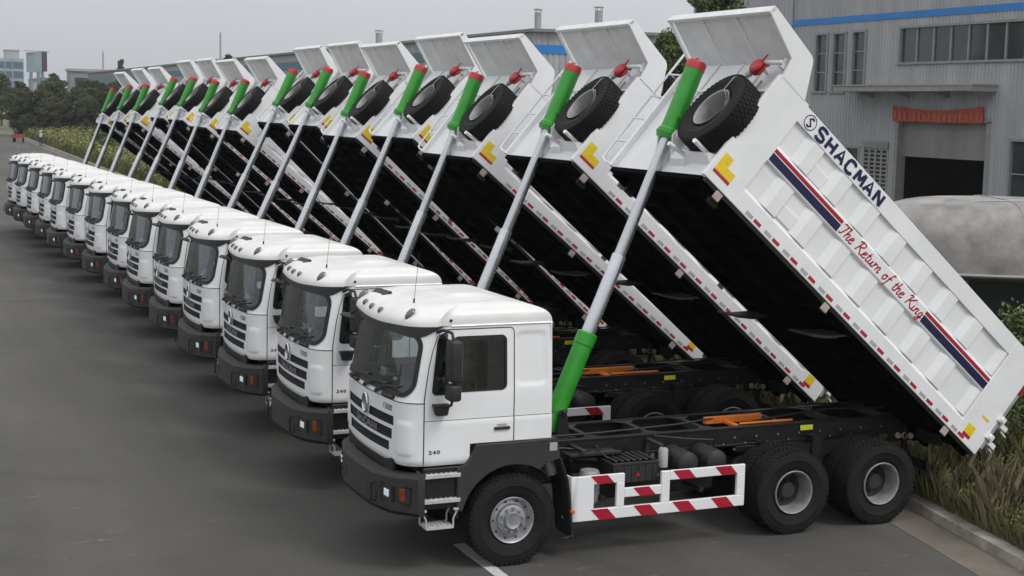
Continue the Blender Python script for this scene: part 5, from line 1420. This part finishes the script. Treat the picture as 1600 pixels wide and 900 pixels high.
kxs = np.array([k[1] for k in KERB[:12]]), np.array([k[0] for k in KERB[:12]])
KX = lambda y: np.interp(y, kxs[0], kxs[1])
def stuff(name, mt, V, F, lab):
    o = bpy.data.objects.new(name, np_mesh(name, V, F, mt)); C.objects.link(o); tag(o, lab, 'grass', kind='stuff')
pat = lambda x, y: .5+.5*np.sin(x*1.7+np.sin(y*1.3)*1.5)*np.sin(y*2.1+x*.7)
V, F = blades(130000, lambda u, y, r_: KX(y)+.24+8.5*u**1.7, lambda u, r_: -9+17*u, .06, .50, .0075, 1, lean=.42)
stuff('dry_grass', 'dry_grass', V, F, 'dry brown and green grass behind the near kerb')
V, F = blades(5000, lambda u, y, r_: KX(y)+.3+6*u, lambda u, r_: -9+17*u, .45, .75, .007, 9, lean=.5)
stuff('dry_stalks', 'straw', V, F, 'pale straw stalks standing in the grass by the kerb')
V, F = blades(12000, lambda u, y, r_: KX(y)+1.6+8*u**1.1, lambda u, r_: -9+17*u, .3, .95, .008, 2, lean=.35)
stuff('tall_weeds', 'green_grass', V, F, 'taller green weeds among the dry grass at the right')
def leafstuff(n, xf, y0, y1, h, size, seed):
    r_ = np.random.default_rng(seed); y = y0+(y1-y0)*r_.random(n); x = xf(r_.random(n), y)
    pat = (.25+1.0*(.5+.5*np.sin(x*2.3+np.sin(y*2.9)*2.1)*np.sin(y*3.1+x*1.7)))
    z = .12+h*pat*r_.random(n)**.8; P = np.stack([x, y, z], 1)
    u = r_.normal(size=(n, 3)); u /= np.linalg.norm(u, axis=1)[:, None]; w_ = np.cross(u, r_.normal(size=(n, 3))); w_ /= np.linalg.norm(w_, axis=1)[:, None]
    s_ = size*(.5+r_.random((n, 1))); return np.stack([P-u*s_, P+w_*s_*.4, P+u*s_, P-w_*s_*.4], 1).reshape(-1, 3), np.arange(n*4).reshape(-1, 4)
V, F = leafstuff(260000, lambda u, y: KX(y)+.28+8*u**1.5, -9, 8, .50, .017, 5)
stuff('ground_weeds', 'weed_leaf', V, F, 'small leafy weeds mixed through the grass behind the near kerb')
V, F = leafstuff(110000, lambda u, y: KX(y)+.4+22*u**1.4, 40, 190, 1.5, .13, 6)
stuff('bushy_growth', 'weed_leaf', V, F, 'yellow green bushy growth on the verge beyond the farthest truck')
V, F = blades(60000, lambda u, y, r_: KX(y)+.3+9*u, lambda u, r_: 8+46*u, .2, .8, .03, 3)
stuff('verge_grass', 'green_grass', V, F, 'green verge grass behind the row of trucks')
V, F = blades(110000, lambda u, y, r_: KX(y)+.3+24*u**1.3, lambda u, r_: 46+150*u, .3, 1.1, .07, 4)
stuff('far_grass', 'green_grass', V, F, 'bushy green growth on the verge beyond the farthest truck')

# ================================================================ haze
hz = bpy.data.materials.new('haze'); hz.use_nodes = True; n_ = hz.node_tree.nodes; n_.clear()
ho = n_.new('ShaderNodeOutputMaterial'); pv = n_.new('ShaderNodeVolumePrincipled'); pv.inputs['Color'].default_value = (.86, .90, .96, 1); pv.inputs['Density'].default_value = .00022; pv.inputs['Anisotropy'].default_value = .2
hz.node_tree.links.new(pv.outputs[0], ho.inputs['Volume']); MATS['haze'] = hz
b = MB(); b.box(-3100, 4100, -500, 5100, -1.2, 60); tag(b.build('haze', 'haze', smooth=False), 'thin pale haze in the air over the whole yard', kind='stuff')
# ================================================================ small far things
def skin_figure(name, verts, edges, mt, parent=None, loc=(0, 0, 0), rz=0, sub=1):
    me = bpy.data.meshes.new(name); me.from_pydata([v[:3] for v in verts], edges, []); o = bpy.data.objects.new(name, me); C.objects.link(o)
    md = o.modifiers.new('s', 'SKIN'); sm = o.modifiers.new('u', 'SUBSURF'); sm.levels = sub; sm.render_levels = sub
    for i, v in enumerate(verts): me.skin_vertices[0].data[i].radius = (v[3], v[3])
    me.skin_vertices[0].data[0].use_root = True
    bpy.context.view_layer.update(); dg = bpy.context.evaluated_depsgraph_get(); m2 = bpy.data.meshes.new_from_object(o.evaluated_get(dg))
    bpy.data.objects.remove(o); m2.materials.clear(); m2.materials.append(MATS[mt]); o = bpy.data.objects.new(name, m2); C.objects.link(o)
    o.location = loc; o.rotation_euler = (0, 0, rz)
    for p in m2.polygons: p.use_smooth = True
    if parent: o.parent = parent
    return o
body_v = [(0, 0, .95, .15), (0, 0, 1.15, .14), (0, 0, 1.38, .16), (0, 0, 1.50, .065), (0, 0, 1.64, .105), (.1, 0, .88, .09), (.12, .06, .48, .065), (.12, -.02, .06, .045), (.12, .12, .03, .04),
          (-.1, 0, .88, .09), (-.12, -.05, .48, .065), (-.12, -.12, .06, .045), (-.12, .0, .03, .04), (.2, 0, 1.42, .06), (.27, .02, 1.15, .045), (.28, .10, .90, .038), (-.2, 0, 1.42, .06), (-.27, .0, 1.15, .045), (-.28, .08, .90, .038)]
body_e = [(0, 1), (1, 2), (2, 3), (3, 4), (0, 5), (5, 6), (6, 7), (7, 8), (0, 9), (9, 10), (10, 11), (11, 12), (2, 13), (13, 14), (14, 15), (2, 16), (16, 17), (17, 18)]
pp = skin_figure('person', body_v, body_e, 'cloth_dark', loc=(11.3, 158, 0), rz=.3)
tag(pp, 'person in dark clothes and pale top standing by the kerb on the far road', 'person')
b = MB(); b.lathe([(.17, 1.05), (.19, 1.25), (.20, 1.42), (.10, 1.50)], axis='z', n=12); b.build('shirt', 'cloth_white', pp)
b = MB(); b.lathe([(.12, 1.66), (.12, 1.74), (.06, 1.78), (.001, 1.785)], axis='z', n=12); b.lathe([(.17, 1.67), (.12, 1.69)], axis='z', n=12); b.build('hat', 'cloth_white', pp)
tk = empty('cargo_tricycle', (10.2, 173, 0), .1)
b = MB(); b.box(-.6, .6, -.9, .7, .55, .62); b.box(-.6, -.56, -.9, .7, .62, 1.0); b.box(.56, .6, -.9, .7, .62, 1.0); b.box(-.6, .6, -.9, -.86, .62, 1.0); b.box(-.6, .6, .66, .7, .62, 1.0); b.build('cargo_bed', 'trike_red', tk)
for x, y in ((-.56, -.35), (.56, -.35), (0, 1.75)):
    b = MB(); b.lathe([(.20, -.05), (.28, -.06), (.30, 0), (.28, .06), (.20, .05)], (x, y, .3), axis='x', n=16); b.build('wheel', 'rubber', tk)
b = MB(); b.tube([(0, .7, .55), (0, 1.3, .6), (0, 1.55, 1.05)], .04, 8); b.tube([(0, 1.75, .3), (0, 1.55, 1.1)], .03, 8); b.tube([(-.32, 1.4, 1.12), (0, 1.55, 1.08), (.32, 1.4, 1.12)], .02, 8); b.box(-.15, .15, .75, 1.25, .72, .82); b.build('frame', 'trike_red', tk)
tag(tk, 'small red cargo tricycle on the road at the far left', 'tricycle')
rider_v = [(0, .95, .88, .15), (0, .98, 1.1, .14), (0, 1.02, 1.32, .16), (0, 1.05, 1.44, .06), (0, 1.06, 1.58, .10), (.12, 1.0, .84, .09), (.15, 1.35, .80, .07), (.14, 1.38, .45, .05), (-.12, 1.0, .84, .09), (-.15, 1.35, .80, .07), (-.14, 1.38, .45, .05), (.2, 1.03, 1.34, .06), (.28, 1.2, 1.15, .045), (.30, 1.4, 1.14, .035), (-.2, 1.03, 1.34, .06), (-.28, 1.2, 1.15, .045), (-.30, 1.4, 1.14, .035)]
rider_e = [(0, 1), (1, 2), (2, 3), (3, 4), (0, 5), (5, 6), (6, 7), (0, 8), (8, 9), (9, 10), (2, 11), (11, 12), (12, 13), (2, 14), (14, 15), (15, 16)]
rd = skin_figure('person', rider_v, rider_e, 'cloth_dark', loc=(10.2, 173, 0), rz=.1); tag(rd, 'person riding the red cargo tricycle on the far road, seen from behind', 'person')
b = MB(); b.lathe([(.001, .48), (.22, .50), (.26, .6), (.2, .78), (.001, .8)], (-.2, -.3, .5-.35), axis='z', n=12); sk_ = b.build('sack', 'cloth_white', loc=(10.2, 173, .0), rot=(0, 0, .1)); tag(sk_, 'pale sack lying in the bed of the red tricycle', 'sack')
